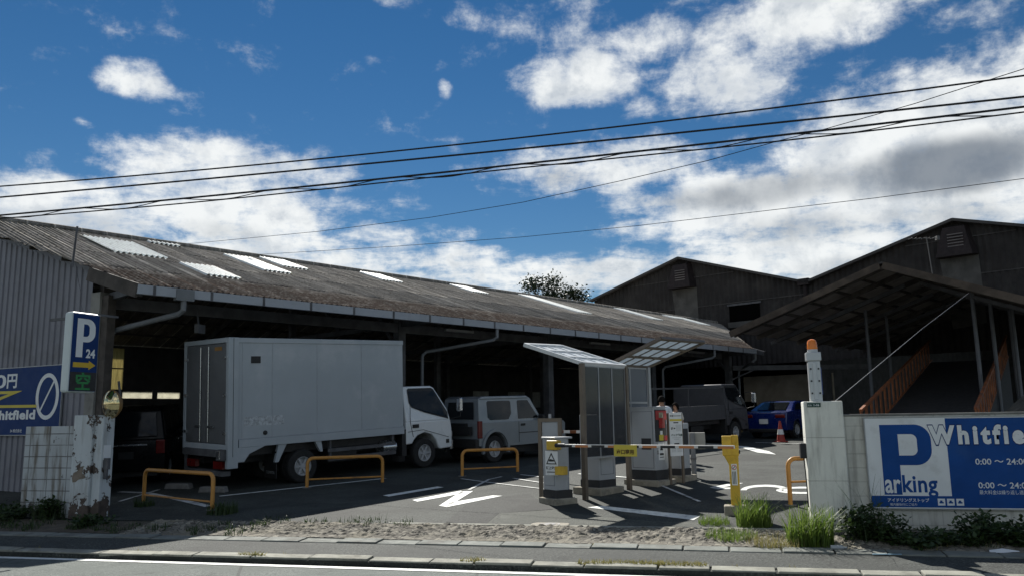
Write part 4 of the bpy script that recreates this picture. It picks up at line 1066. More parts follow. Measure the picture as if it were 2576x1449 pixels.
# tall minivan shape
vl_ = [(-2.2, .32), (-2.25, .7), (-2.22, 1.05), (1.55, 1.02), (2.12, .86), (2.2, .4), (2.0, .26)] + [(1.42 + .38 * cos(a), .33 + .38 * sin(a)) for a in [radians(v) for v in (0, 30, 60, 90, 120, 150, 180)]] + [(-1.38 + .38 * cos(a), .33 + .38 * sin(a)) for a in [radians(v) for v in (0, 30, 60, 90, 120, 150, 180)]]
vu_ = [(-2.22, 1.04), (1.5, 1.0), (.72, 1.70), (.4, 1.80), (-1.7, 1.82), (-2.0, 1.72)]
vw_ = [[(-2.02, 1.12), (-1.9, 1.66), (-1.05, 1.68), (-1.05, 1.12)], [(-.98, 1.12), (-.98, 1.68), (.02, 1.68), (.02, 1.11)], [(.10, 1.10), (.10, 1.68), (.55, 1.66), (1.12, 1.10)]]
def van_parts(t, body):
    one('rear_window', M_GLS, body, lambda q: q.add([(-2.22, -.66, 1.12), (-2.22, .66, 1.12), (-2.06, .60, 1.66), (-2.06, -.60, 1.66)], [(0, 1, 2, 3)])).location = (-.02, 0, .01)
    one('windscreen', M_GLS, body, lambda q: q.add([(1.45, -.7, 1.04), (1.45, .7, 1.04), (.74, .62, 1.68), (.74, -.62, 1.68)], [(0, 1, 2, 3)])).location = (.012, 0, .02)
    for s_ in (-1, 1):
        one('tail_light', M_RED, body, lambda q: q.bx(-2.27, -2.12, s_ * .74 - .1, s_ * .74 + .1, .72, 1.04), bevel=.02)
        one('headlight', M_CLR, body, lambda q: q.bx(2.0, 2.2, s_ * .62 - .16, s_ * .62 + .16, .62, .80), bevel=.02)
        one('mirror', M_BLK, body, lambda q: q.box((1.02, s_ * .95, 1.12), (.12, .2, .18)), bevel=.03)
        one('door_handle', M_CHR, body, lambda q: [q.box((xv, s_ * .855, .95), (.16, .02, .03)) for xv in (-.2, .3)])
    one('tailgate_trim', M_CHR, body, lambda q: q.bx(-2.265, -2.24, -.45, .45, .92, .955))
    one('number_plate', M_BLK, body, lambda q: q.bx(-2.27, -2.25, -.165, .165, .62, .78))
M_BLKP = mat('black car paint', (0.006, 0.006, 0.007), 0.3, 0.08, 1.0, spec=0.25)
p = at(318, 1165, 19.6)
vh = radians(104)
car('minivan', 'black minivan parked nose-in left of the white box truck', 'car', p.x + 2.3 * cos(vh), p.y + 2.3 * sin(vh), vh, 4.5, .85, .70, vl_, vu_, (-1.38, 1.42), .33, M_BLKP, vw_, extras=van_parts, scale=1.02)
M_GRN = mat('pearl grey paint', (0.30, 0.32, 0.34), 0.2, 0.06, 1.0, metal=.4, coat=1.0)
p = at(2503, 1100, 19.5)
o_h = atan2(-RD.y, -RD.x)
car('minivan', 'silver-roofed car just showing above the wall at the right edge', 'car', p.x + 2.3, p.y + .75, o_h, 4.5, .85, .70, vl_, vu_, (-1.38, 1.42), .33, M_GRN, vw_, extras=van_parts, scale=.95)
# another light truck, flat bed, under the shed end
d = ray(1855, 1095); k = 29.5
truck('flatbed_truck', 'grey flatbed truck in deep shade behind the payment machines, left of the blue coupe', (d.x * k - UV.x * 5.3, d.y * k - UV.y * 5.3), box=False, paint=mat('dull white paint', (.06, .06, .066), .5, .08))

# ------------------------------------------------------------------ traffic cone, wheel stops
def cone(x, y, Y):
    p = at(x, y, Y); p.z = zg(p.x, p.y)
    t = thing('traffic_cone', 'red traffic cone standing behind the blue coupe', 'traffic cone', p)
    mc = mat('cone red', (0.32, 0.035, 0.022), .6, .1, 5)
    one('body', mc, t, lambda q: q.lathe([(.15, .03), (.035, .72), (.03, .74)], 16), smooth=True)
    one('base', mc, t, lambda q: q.box((0, 0, .02), (.38, .38, .04)), bevel=.02)
    one('band', M_PLATE, t, lambda q: q.lathe([(.118, .27), (.086, .45)], 16), smooth=True)
cone(1965, 1108, 29.2)
M_STOP = mat('wheel stop concrete', (0.17, 0.165, 0.155), .9, .2, 4, bump=.4, dark=(.07, .07, .065), dscale=3, damt=.7)
for i, ((x, y), lab) in enumerate([((450, 1228), 'concrete wheel stop behind the left orange rail, farther from the truck wheel'), ((537, 1237), 'rough concrete wheel stop right of the left rail, nearest the box truck')]):
    p = G(x, y)
    o = one('wheel_stop', M_STOP, None, lambda q: q.prism([(-.32, 0), (-.28, .12), (.28, .12), (.32, 0)], -.09, .09), bevel=.012)
    o.matrix_world = slope_frame(p.x, p.y, radians(-12))
    tag(o, lab, 'wheel stop', 'concrete wheel stops')

# ------------------------------------------------------------------ orange hoop rails
M_HOOP = mat('orange hoop paint', (0.50, 0.235, 0.045), 0.5, 0.14, 3.0, dark=(0.20, 0.10, 0.04), dscale=3.0, damt=.7)
def hoop(pa, pb, h, lab, low=.40):
    A, B = G(*pa), G(*pb)
    t = thing('hoop_rail', lab, 'guard rail', A, 'orange hoop rails')
    D = B - A; L = Vector((D.x, D.y, 0)).length
    t.matrix_world = frame(A, D, (0, 0, 1)); R = .13
    L = D.length; r = .038
    z = lambda v: v
    pts = [(0, 0, -.15), (0, 0, h - R)] + [(R - R * cos(a), 0, h - R + R * sin(a)) for a in [radians(v) for v in (22, 45, 68, 90)]] + [(L - R + R * sin(a), 0, h - R + R * cos(a)) for a in [radians(v) for v in (0, 22, 45, 68, 90)]] + [(L, 0, -.15)]
    one('hoop', M_HOOP, t, lambda q: q.tube(pts, r, 12), smooth=True)
    one('lower_bar', M_HOOP, t, lambda q: q.tube([(0, 0, h * low), (L, 0, h * low)], .019, 8), smooth=True)
    one('foot_plate', M_STOP, t, lambda q: (q.lathe([(.10, -.01), (.10, .012)], 12), q.lathe([(.10, -.01), (.10, .012)], 12, Matrix.Translation((L, 0, 0)))))
    return t
hoop((361, 1262), (533, 1290), .64, 'orange hoop rail left of the box truck, beside the peeling pillar', .22)
hoop((772, 1226), (962, 1212), .64, 'orange hoop rail in front of the box truck wheels', .28)
hoop((1163, 1197), (1302, 1185), .60, 'orange hoop rail in front of the silver off-roader', .28)
hoop((1989, 1270), (2130, 1262), .78, 'taller orange hoop rail partly hidden by the white gate pillar', .5)
# ------------------------------------------------------------------ gate equipment
M_MACH = mat('machine grey', (0.36, 0.38, 0.40), 0.45, 0.06, 1.5, dark=(.26, .27, .28), dscale=1.5, damt=.5)
M_MACHD = mat('machine base black', (0.02, 0.021, 0.024), .6, .15, 3)
M_PLIN = mat('plinth concrete', (0.30, 0.275, 0.22), .95, .22, 4, bump=.5, bscale=40, dark=(.12, .11, .09), dscale=2.5, damt=.7)
M_YLW = mat('gate yellow', (0.62, 0.40, 0.035), .45, .1, 3, dark=(.34, .2, .04), dscale=4, damt=.5)
M_BRN = mat('bronze frame', (0.155, 0.125, 0.095), .45, .12, 4, metal=.3)
M_ALU = mat('grey aluminium', (0.34, 0.35, 0.36), .4, .08, 3, metal=.5)
M_TXT = mat('black print', (0.02, 0.02, 0.02), .6, .1)
M_WSG = mat('white sign face', (0.74, 0.76, 0.76), .5, .04, 2, dark=(.52, .53, .51), dscale=2.6, damt=.5)
M_BSG = mat('blue sign face', (0.005, 0.062, 0.255), .5, .12, 2, spec=.2, dark=(.02, .08, .25), dscale=1.8, damt=.6)
M_NAVY = mat('navy sign face', (0.004, 0.032, 0.14), .5, .06, 2, spec=.2)
M_YSG = mat('yellow sign face', (0.62, 0.50, 0.06), .5, .05, 2)
def machine(name, label, cat, px, w_, d_, h, head, plinth=(.12, .10), group=None, M=None, base=.14):
    """cabinet on a black base and a concrete plinth; local +x is the face it shows to the driver"""
    p = G(*px)
    t = thing(name, label, cat, mat=frame(p, (cos(head), sin(head), 0), (0, 0, 1)), group=group)
    pz = plinth[0]
    one('plinth', M_PLIN, t, lambda q: q.bx(-d_ / 2 - plinth[1], d_ / 2 + plinth[1], -w_ / 2 - plinth[1], w_ / 2 + plinth[1], -.15, pz), bevel=.02)
    one('base', M_MACHD, t, lambda q: q.bx(-d_ / 2 - .005, d_ / 2 + .005, -w_ / 2 - .005, w_ / 2 + .005, pz - .01, pz + base))
    return t, pz
# exit gate with striped arm
GA = G(1404, 1264)
t, pz = machine('barrier_gate', 'grey exit barrier cabinet with yellow motor box and striped lowered arm', 'barrier gate', (1404, 1264), .36, .40, 1.1, radians(-58), (.10, .07))
one('cabinet', M_MACH, t, lambda q: q.add([(-.2, -.18, .24), (.2, -.18, .24), (.2, .10, .24), (.12, .18, .24), (-.2, .18, .24), (-.2, -.18, 1.16), (.2, -.18, 1.16), (.2, .10, 1.16), (.12, .18, 1.16), (-.2, .18, 1.16)],
    [(4, 3, 2, 1, 0), (5, 6, 7, 8, 9), (0, 1, 6, 5), (1, 2, 7, 6), (2, 3, 8, 7), (3, 4, 9, 8), (4, 0, 5, 9)]), bevel=.012)
one('door_seam', M_MACHD, t, lambda q: (q.bx(-.204, -.2005, -.13, -.125, .30, 1.10), q.bx(-.15, .16, -.1835, -.1805, .32, .325), q.bx(.155, .16, -.1835, -.1805, .32, 1.08)))
one('lock', M_MACHD, t, lambda q: q.lathe([(.016, 0), (.016, .008), (.001, .009)], 10, Matrix.Translation((.12, -.18, .75)) @ Matrix.Rotation(radians(90), 4, 'X')))
one('cabinet_lid', M_MACH, t, lambda q: q.bx(-.22, .22, -.2, .2, 1.155, 1.19), bevel=.01)
TI = t.matrix_world.inverted()
gz_ = GA.z
hub = at(1388, 1119, GA.y - .30); tip = at(1843, 1142, 13.05)
hub.z = (hub.z + 0)
bxm = frame(hub, (tip - hub), (0, 0, 1))
mb_ = one('motor_box', M_YLW, t, lambda q: (q.bx(-.11, .12, -.02, .14, -.085, .085)), bevel=.015); mb_.matrix_basis = TI @ bxm
one('latch_box', M_YLW, t, lambda q: q.bx(.02, .20, -.12, .04, -.075, .075), bevel=.01).matrix_basis = TI @ frame(at(1402, 1182, GA.y - .30), (tip - hub), (0, 0, 1))
La = (tip - hub).length + .05
arm = one('barrier_arm', mat('arm white', (.72, .70, .66), .4, .05, 2), t, lambda q: q.bx(.12, La, -.05, -.012, -.028, .022), bevel=.006); arm.matrix_basis = TI @ bxm
q1, q2 = MB(), MB(); x = .20; k = 0
while x < La - .1:
    (q1 if k % 2 else q2).bx(x, x + .26, -.053, -.009, -.031, .006 if k % 2 else .008); x += .33; k += 1
for q, n_, m_ in ((q1, 'stripes', mat('arm orange', (.55, .20, .06), .4, .1)), (q2, 'stripes', M_TXT)):
    s_ = q.build(n_, m_, arm)
one('arm_socket', M_MACHD, t, lambda q: q.tube([(.10, -.03, 0), (.30, -.03, 0)], .036, 8)).matrix_basis = TI @ bxm
# hanging yellow plate on the arm
fx = (1590 - 1388) / (1843 - 1388) * La
pl_ = one('arm_sign', M_YSG, t, lambda q: q.bx(fx - .22, fx + .22, -.062, -.054, -.175, .02), bevel=.004); pl_.matrix_basis = TI @ bxm
tx = text('出口専用', .085, mat('brown print', (.12, .07, .01), .6, .1), pl_, bold=.003, align='CENTER'); tx.matrix_basis = frame((fx, -.066, -.13), (1, 0, 0), (0, -1, 0))
# warning plate hung on the cabinet
cpos = at(1388, 1164, GA.y - .27)
wp = one('warning_plate', M_WSG, t, lambda q: q.bx(-.135, .135, -.01, 0, -.215, .215), bevel=.004); wp.matrix_basis = TI @ frame(cpos, (tip - hub), (0, 0, 1))
WM = lambda x, z: frame((x, -.013, z), (1, 0, 0), (0, -1, 0))
def tri(q, w1, h1, w2, h2, dz):
    A = [(-w1, -h1), (w1, -h1), (0, h1)]; B = [(-w2, -h2 + dz), (w2, -h2 + dz), (0, h2 + dz)]
    for i in range(3):
        j = (i + 1) % 3
        q.add([(A[i][0], A[i][1], 0), (A[j][0], A[j][1], 0), (B[j][0], B[j][1], 0), (B[i][0], B[i][1], 0)], [(0, 1, 2, 3)])
one('warning_triangle', M_TXT, wp, lambda q: (tri(q, .115, .105, .085, .075, -.012), q.add([(-.05, -.055, 0), (.055, -.055, 0), (.055, -.03, 0), (.02, -.02, 0), (-.03, -.01, 0), (-.05, -.03, 0)], [tuple(range(6))]))).matrix_basis = WM(0, .085)
tx = text('頭上注意', .058, M_TXT, wp, bold=.002, align='CENTER'); tx.matrix_basis = WM(0, -.105)
one('print_line', M_TXT, wp, lambda q: q.bx(-.10, .07, -.013, -.011, -.165, -.150))

# arm rest post, yellow
A = G(1853, 1292)
t = thing('arm_rest_post', 'bright yellow post on a concrete block receiving the striped arm tip', 'post', mat=frame(A, RD, (0, 0, 1)))
one('block', M_PLIN, t, lambda q: q.bx(-.19, .17, -.15, .15, -.2, .14), bevel=.02)
one('stem', M_YLW, t, lambda q: (q.bx(-.075, .075, -.06, .06, .12, .88), q.add([(-.075, -.06, .78), (.075, -.06, .78), (.075, .06, .78), (-.075, .06, .78), (-.16, -.075, .95), (.08, -.075, .95), (.08, .075, .95), (-.16, .075, .95)], [(0, 1, 2, 3), (4, 5, 6, 7), (0, 1, 5, 4), (1, 2, 6, 5), (2, 3, 7, 6), (3, 0, 4, 7)])), bevel=.008)
one('cradle', M_YLW, t, lambda q: (q.bx(-.17, -.02, -.08, .08, .93, 1.25), q.bx(-.02, .09, .03, .08, .93, 1.26), q.add([(-.02, -.08, .93), (.09, -.08, .93), (.09, .03, .93), (-.02, .03, .93), (-.02, -.08, 1.02), (.09, -.08, 1.12), (.09, .03, 1.26), (-.02, .03, 1.26)], [(0, 1, 2, 3), (4, 5, 6, 7), (0, 1, 5, 4), (1, 2, 6, 5), (2, 3, 7, 6), (3, 0, 4, 7)])), bevel=.008)
one('roller', M_MACHD, t, lambda q: q.tube([(.0, -.05, .99), (.11, -.05, .99)], .03, 8))
lb = one('notice_sticker', M_WSG, t, lambda q: q.bx(-.045, .045, -.0635, -.0605, .46, .80))
one('no_entry_mark', mat('red print', (.5, .03, .03), .5, .1), lb, lambda q: q.lathe([(.040, 0), (.040, .001)], 20, Matrix.Translation((0, -.064, .745)) @ Matrix.Rotation(radians(90), 4, 'X')))
one('mark_centre', M_WSG, lb, lambda q: q.lathe([(.030, 0), (.030, .001)], 20, Matrix.Translation((0, -.0653, .745)) @ Matrix.Rotation(radians(90), 4, 'X')))
one('print_line', M_TXT, lb, lambda q: [q.bx(-.03 + k * .022, -.02 + k * .022, -.066, -.0637, .48, .68) for k in range(3)] + [q.bar((-.018, -.067, .725), (.018, -.067, .765), .003, .010)])

# bronze frame with a grey board behind the exit gate
A = G(1362, 1251)
t = thing('board_frame', 'bronze pipe frame holding a blank grey board behind the exit barrier', 'sign frame', mat=frame(A, RD, (0, 0, 1)))
one('frame', M_BRN, t, lambda q: (q.bx(-.035, .035, -.04, .04, -.1, 1.50), q.bx(.36, .43, -.04, .04, .0, 1.50), q.bx(.035, .36, -.04, .04, 1.43, 1.50)))
one('board', M_WSG if 0 else M_MACH, t, lambda q: q.bx(.045, .35, -.015, .02, .55, 1.42))
one('cap', M_MACH, t, lambda q: q.tube([(.20, 0, 1.5), (.20, 0, 1.58)], .03, 8))

# ticket reader on the exit lane, behind the tinted screen
hw_ = radians(136)
t, pz = machine('ticket_machine', 'grey exit ticket machine half behind the left tinted shelter screen', 'ticket machine', (1506, 1238), .52, .46, 1.45, hw_, (.12, .12), 'grey payment machines')
one('cabinet', M_MACH, t, lambda q: q.bx(-.23, .23, -.26, .26, .25, 1.52), bevel=.015)
one('slot_panel', M_MACHD, t, lambda q: q.bx(.228, .236, -.2, .2, .9, 1.3))
one('door_seam', M_MACHD, t, lambda q: (q.bx(-.234, -.2305, -.2, .2, .36, .366), q.bx(-.234, -.2305, -.2, .2, 1.30, 1.306), q.bx(-.234, -.2305, .196, .2, .366, 1.30), q.bx(-.234, -.2305, -.2, -.196, .366, 1.30)))
one('rear_vent', M_MACHD, t, lambda q: [q.bx(-.235, -.2305, -.10, .10, 1.12 + k * .03, 1.132 + k * .03) for k in range(4)])
# fee machine with red front
t, pz = machine('fee_machine', 'grey fee machine with red and black front panel beside the right shelter', 'fee machine', (1636, 1216), .46, .62, 1.5, HU - pi / 2, (.10, .12), 'grey payment machines', base=.20)
one('cabinet', M_MACH, t, lambda q: q.bx(-.31, .31, -.23, .23, .28, 1.58), bevel=.012)
one('door_seam', M_MACHD, t, lambda q: (q.bx(-.26, .27, -.2335, -.2305, .34, .346), q.bx(-.26, -.254, -.2335, -.2305, .346, 1.5), q.bx(.264, .27, -.2335, -.2305, .346, 1.5), q.bx(-.26, .27, -.2335, -.2305, 1.5, 1.506)))
one('lid', M_MACH, t, lambda q: q.bx(-.325, .325, -.245, .245, 1.578, 1.605), bevel=.008)
one('coin_slot', M_CHR, t, lambda q: (q.bx(.312, .318, -.15, -.11, .62, .70)))
fp = one('front_panel', M_MACHD, t, lambda q: q.bx(.305, .33, -.20, .20, .88, 1.54), bevel=.005)
one('red_face', mat('red machine face', (.30, .010, .010), .4, .08), fp, lambda q: (q.bx(.328, .342, -.195, .195, 1.33, 1.52), q.bx(.328, .342, -.08, .12, 1.16, 1.3305)))
one('red_tray', MATS['red machine face'], fp, lambda q: q.bx(.328, .342, .075, .195, .90, 1.0))
one('screen', mat('display', (.28, .26, .18), .2, .3, 9), fp, lambda q: q.bx(.341, .346, -.09, .06, 1.37, 1.48))
one('yellow_notice', M_YSG, fp, lambda q: q.bx(.328, .34, -.09, .06, .90, 1.02))
one('white_notice', M_WSG, fp, lambda q: q.bx(.328, .335, -.05, .04, 1.02, 1.10))
one('side_vent', M_MACHD, t, lambda q: q.bx(-.02, .22, -.236, -.228, .72, .95))
nt_ = one('paper_notice', M_WSG, t, lambda q: q.bx(.312, .316, -.11, .11, .50, .86))
one('notice_print', M_TXT, nt_, lambda q: (q.add([(.318, -.06, .70), (.318, .06, .70), (.318, 0, .80)], [(0, 1, 2)]), q.bx(.316, .3185, -.07, .07, .60, .64), q.bx(.316, .3185, -.07, .07, .55, .565)))
# entry machine behind the notice stand
t, pz = machine('entry_machine', 'grey entry machine mostly hidden by the white notice stand', 'ticket machine', (1706, 1207), .40, .40, 1.3, HU - pi / 2, (.12, .10), 'grey payment machines')
one('cabinet', M_MACH, t, lambda q: q.bx(-.2, .2, -.2, .2, .25, 1.22), bevel=.015)
one('slot_panel', M_MACHD, t, lambda q: q.bx(.198, .206, -.15, .15, .75, 1.1))
# white notice stand
A, B = G(1688, 1218), G(1724, 1214)
d_ = Vector((B.x - A.x, B.y - A.y, 0)); L = .34
t = thing('notice_stand', 'tall white parking notice with yellow stripe on two bronze posts', 'notice board', mat=frame(A, d_.normalized(), (0, 0, 1)))
one('post', M_BRN, t, lambda q: q.bx(-.025, .025, -.02, .02, -.1, 1.47))
one('post', M_BRN, t, lambda q: q.bx(L - .02, L + .03, -.02, .02, -.1, 1.47))
bd = one('board', M_WSG, t, lambda q: q.bx(.0, L + .0, -.035, -.021, .62, 1.66), bevel=.004)
bd.scale = (1, 1, .86); bd.location.z = .047
one('yellow_stripe', M_YSG, bd, lambda q: q.bx(.01, L - .01, -.0385, -.036, 1.46, 1.51))
def lines(par, rows, m=M_TXT):
    q = MB()
    for (x0, x1, z0, z1) in rows: q.bx(x0, x1, -.0382, -.0365, z0, z1)
    return q.build('lettering', m, par)
lines(bd, [(.02, .07, 1.575, 1.60), (.08, .11, 1.57, 1.605), (.12, .31, 1.58, 1.595), (.11, .24, 1.41, 1.435), (.04, .06, 1.25, 1.31), (.075, .09, 1.26, 1.32), (.11, .15, 1.27, 1.30), (.11, .24, .90, .93), (.03, .31, .86, .868)])
lines(bd, [(.17, .31, 1.36 - k * .028, 1.368 - k * .028) for k in range(6)] + [(.03, .15, .82 - k * .025, .826 - k * .025) for k in range(5)] + [(.18, .31, .82 - k * .025, .826 - k * .025) for k in range(5)] + [(.04, .30, 1.055, 1.062), (.10, .24, 1.02, 1.027)], mat('grey print', (.25, .27, .28), .6, .1))
tx = text('パック料金', .062, mat('dark green print', (.02, .07, .05), .6, .1), bd, bold=.002); tx.matrix_basis = frame((.025, -.0385, 1.10), (1, 0, 0), (0, -1, 0))
# meter box on a post
A = G(1747, 1201)
t = thing('meter_box', 'small beige metal box on a short grey post right of the notice stand', 'junction box', mat=frame(A, RD, (0, 0, 1)))
one('post', M_PIPE, t, lambda q: q.tube([(0, 0, -.1), (0, 0, .98)], .055, 12), smooth=True)
one('box', mat('beige box', (.36, .35, .31), .5, .08, 2), t, lambda q: q.bx(-.22, .27, .06, .28, .62, .98), bevel=.012)
one('clamp', M_STEEL, t, lambda q: q.bx(-.065, .065, -.065, .07, .40, .43))

# ------------------------------------------------------------------ two shelters: tinted screen walls and winged translucent roofs
M_TINT = glass('smoke tinted panel', (0.045, 0.048, 0.055), 0.80, 0.12)
M_TINT2 = glass('blue grey panel', (0.10, 0.12, 0.15), 0.86, 0.25)
M_POLY = sheet('translucent roof panel', (0.82, 0.88, 0.92), 0.25, 0.06)
M_POLYB = sheet('blue grey roof panel', (0.20, 0.25, 0.30), 0.30, 0.15)
M_WAL = mat('white aluminium', (0.62, 0.64, 0.65), .4, .05, 3)
def shelter(label, pa, pb, topz, fa, fb, nwin, tint, zb):
    A, B = pa.copy(), pb.copy()
    t = thing('shelter', label, 'shelter', A, 'winged machine shelters')
    Z = Vector((0, 0, 1)); o = A
    a0 = Vector((0, 0, 0)); b0 = B - A
    ta, tb = Vector((0, 0, topz - A.z)), Vector((b0.x, b0.y, topz - A.z))
    dirn = Vector((b0.x, b0.y, 0)).normalized()
    for pz_, m in ((a0, ta), (b0, tb)):
        one('post', M_BRN if nwin == 3 else M_ALU, t, lambda q: q.bar(pz_ - Z * .1, m, .085, .085, dirn))
    zz0, zz1 = zb - A.z, topz - A.z - .04
    n = nwin
    one('screen_panel', tint, t, lambda q: q.bar((dirn * .05) + Z * ((zz0 + zz1) / 2), (tb - dirn * .05) - Z * (topz - A.z) + Z * ((zz0 + zz1) / 2), .012, zz1 - zz0))
    q = MB()
    for k in range(n + 1):
        p = dirn * (.06 + (Vector((b0.x, b0.y, 0)).length - .12) * k / n)
        q.bar(p + Z * zz0, p + Z * zz1, .035, .03, dirn)
    for z in (zz0, zz1) + ((zz0 + (zz1 - zz0) * .35,) if nwin == 2 else ()): q.bar(dirn * .05 + Z * z, dirn * (Vector((b0.x, b0.y, 0)).length - .05) + Z * z, .035, .04)
    q.build('screen_frame', M_ALU, t)
    fa, fb = fa - A, fb - A
    H0, H1 = ta, tb
    rp = MB().add([H0, H1, fb, fa], [(0, 1, 2, 3)]).build('roof_panel', M_POLY if nwin == 3 else M_POLYB, t)
    q = MB()
    up = (H1 - H0).cross(fa - H0).normalized()
    for a, c in ((H0, H1), (H1, fb), (fb, fa), (fa, H0)): q.bar(a, c, .06, .07, up)
    for k in (1, 2): q.bar(H0.lerp(fa, k / 3), H1.lerp(fb, k / 3), .05, .06, up)
    for k in (1, 2, 3): q.bar(H0.lerp(H1, k / 4), fa.lerp(fb, k / 4), .025, .03, up)
    q.build('roof_frame', M_WAL if nwin == 3 else M_BRN, t)
    return t
A = G(1473, 1256); B = G(1584, 1231)
tz = at(1462, 913, A.y).z
shelter('left machine shelter with smoke-tinted screen and bright roof rising left', A, B, tz, at(1320, 867, A.y + .45), at(1412, 871, B.y + .4), 3, M_TINT, at(1475, 1152, A.y).z)
A2 = G(1543, 1224); B2 = at(1640, 1195, A2.y + 1.0); B2.z = zg(B2.x, B2.y)
tz2 = at(1637, 922, B2.y).z
shelter('right machine shelter with ribbed roof rising right over the fee machine', A2, B2, tz2, at(1662, 851, A2.y + .1), at(1771, 860, B2.y + .25), 2, M_TINT2, at(1590, 1060, A2.y).z)
# far entry barrier arm seen between the frames
t = thing('barrier_gate', 'far thin red and white barrier arm behind the grey board', 'barrier arm', at(1402, 1085, 19.0))
p0 = at(1402, 1085, 19.0); p1 = at(1452, 1085, 18.4); dd = (p1 - p0).normalized()
ex_ = 1.4
one('arm', M_PLATE, t, lambda q: q.bar(-dd * .4, dd * ex_, .05, .06))
one('stripes', M_ORNG, t, lambda q: [q.bar(dd * (v), dd * (v + .22), .054, .064) for v in (.05, .5, .95)])
one('stand', M_MACH, t, lambda q: q.bx(ex_ * dd.x - .1, ex_ * dd.x + .15, ex_ * dd.y - .12, ex_ * dd.y + .12, -1.25, .1))

# ------------------------------------------------------------------ walls, pillars
M_PEEL = peeled('peeling white paint', (0.58, 0.62, 0.63), (0.10, 0.075, 0.06), .555, .563, None, .14, .4)
M_BLKL = peeled('dirty white blocks', (0.48, 0.51, 0.52), (0.12, 0.11, 0.10), .62, .66, (.42, .205), .14, .95, .8, .010, (.07, .062, .055))
M_PILR = peeled('cream painted block', (0.80, 0.80, 0.72), (0.25, 0.22, 0.17), .72, .74, (30.0, .62), .05, .42, .5)
M_BLKR = peeled('cream block wall', (0.66, 0.65, 0.58), (0.22, 0.20, 0.16), .70, .73, (.40, .20), .12, .45, .35)
# left block wall and its peeling end pillar
p = G(176, 1302)
LW = frame(p, RD, (0, 0, 1))
t = thing('block_wall', 'low dirty white painted block wall left of the entrance', 'wall', mat=LW)
zt = 1.64 - p.z
one('wall', M_BLKL, t, lambda q: q.bx(-1.12, -.02, .02, .15, -.3, zt), bevel=.006)
t = thing('gate_pillar', 'white gate pillar with brown peeling paint at the end of the low wall', 'pillar', mat=LW)
one('pillar', M_PEEL, t, lambda q: (q.bx(0, .40, -.06, .30, -.3, 1.83 - p.z), q.bx(.40, .58, .0, .30, -.3, 1.80 - p.z)), bevel=.012)
one('bare_patch', mat('bare concrete patch', (.20, .165, .13), .9, .25, 8), t, lambda q: q.add([(x * .36 + .02, -.0625, z * .36 + .60) for x, z in ((.05, .3), (.12, .55), (.3, .62), (.55, .86), (.72, .9), (.68, .75), (.62, .55), (.85, .38), (.8, .28), (.45, .22), (.28, .1), (.1, .08))], [tuple(range(12))]))
one('hinge_post', M_STEEL, t, lambda q: (q.bx(.585, .68, .05, .12, .85, 1.05), q.bx(.60, .66, .06, .10, .68, .86)))
one('pillar_notice', M_WSG, t, lambda q: q.bx(.582, .592, .04, .22, 1.02, 1.28))
# convex mirror on the pillar
c_ = at(279, 1016, p.y + .05)
toc = (Vector((0.6, 0, 1.65)) - c_).normalized()
mn = (Vector((cos(radians(-120)), sin(radians(-120)), -.05))).normalized()
t = thing('traffic_mirror', 'round orange-backed convex mirror standing on the peeling pillar', 'mirror', mat=frame(c_, mn.cross(Vector((0, 0, 1))), mn))
M_AMB = mat('faded orange back', (.20, .115, .035), .5, .2, 4)
R_ = .265
one('backing', M_AMB, t, lambda q: q.lathe([(R_, .0), (R_ * .97, -.04), (R_ * .7, -.12), (R_ * .3, -.16), (.001, -.17)], 28), smooth=True)
one('mirror_face', mat('mirror glass', (.62, .52, .30), .06, .12, 3, metal=1.0, dark=(.2, .14, .06), dscale=7, damt=.6), t, lambda q: q.lathe([(R_ * .95, .0), (R_ * .8, .025), (R_ * .5, .055), (R_ * .2, .07), (.001, .073)], 28), smooth=True)
one('bracket', M_STEEL, t, lambda q: q.tube([(0, 0, -.15), (0, -.12, -.19), (0, -.42, -.15)], .022, 8))
# right gate pillar and wall
p = G(2093, 1330)
RW = frame(p, RD, (0, 0, 1))
pw = 0.545
t = thing('gate_pillar', 'tall cream gate pillar with small green number plate and beacon on top', 'pillar', mat=RW)
zt = at(2085, 1008, p.y).z - p.z
one('pillar', M_PILR, t, lambda q: q.bx(-pw / 2, pw / 2, -.02, .34, -.35, zt), bevel=.015)
gp = one('number_plate', mat('green plate', (.012, .06, .045), .4, .1), t, lambda q: q.bx(-pw / 2 + .05, -pw / 2 + .24, -.028, -.0205, zt - .085, zt - .022))
tx = text('1-16', .045, M_WSG, gp, bold=.001); tx.matrix_basis = frame((-pw / 2 + .135, -.030, zt - .07), (1, 0, 0), (0, -1, 0))
tx = text('町名', .028, M_WSG, gp); tx.matrix_basis = frame((-pw / 2 + .06, -.030, zt - .068), (1, 0, 0), (0, -1, 0))
ib = one('intercom_box', M_BLK, t, lambda q: q.bx(-pw / 2 - .085, -pw / 2 + .0, .0, .18, 1.0, 1.22), bevel=.01)
one('cable', M_BLK, ib, lambda q: q.tube([(-pw / 2 - .04, .05, 1.0), (-pw / 2 - .03, .04, .8), (-pw / 2 - .02, .04, .3)], .009, 5))
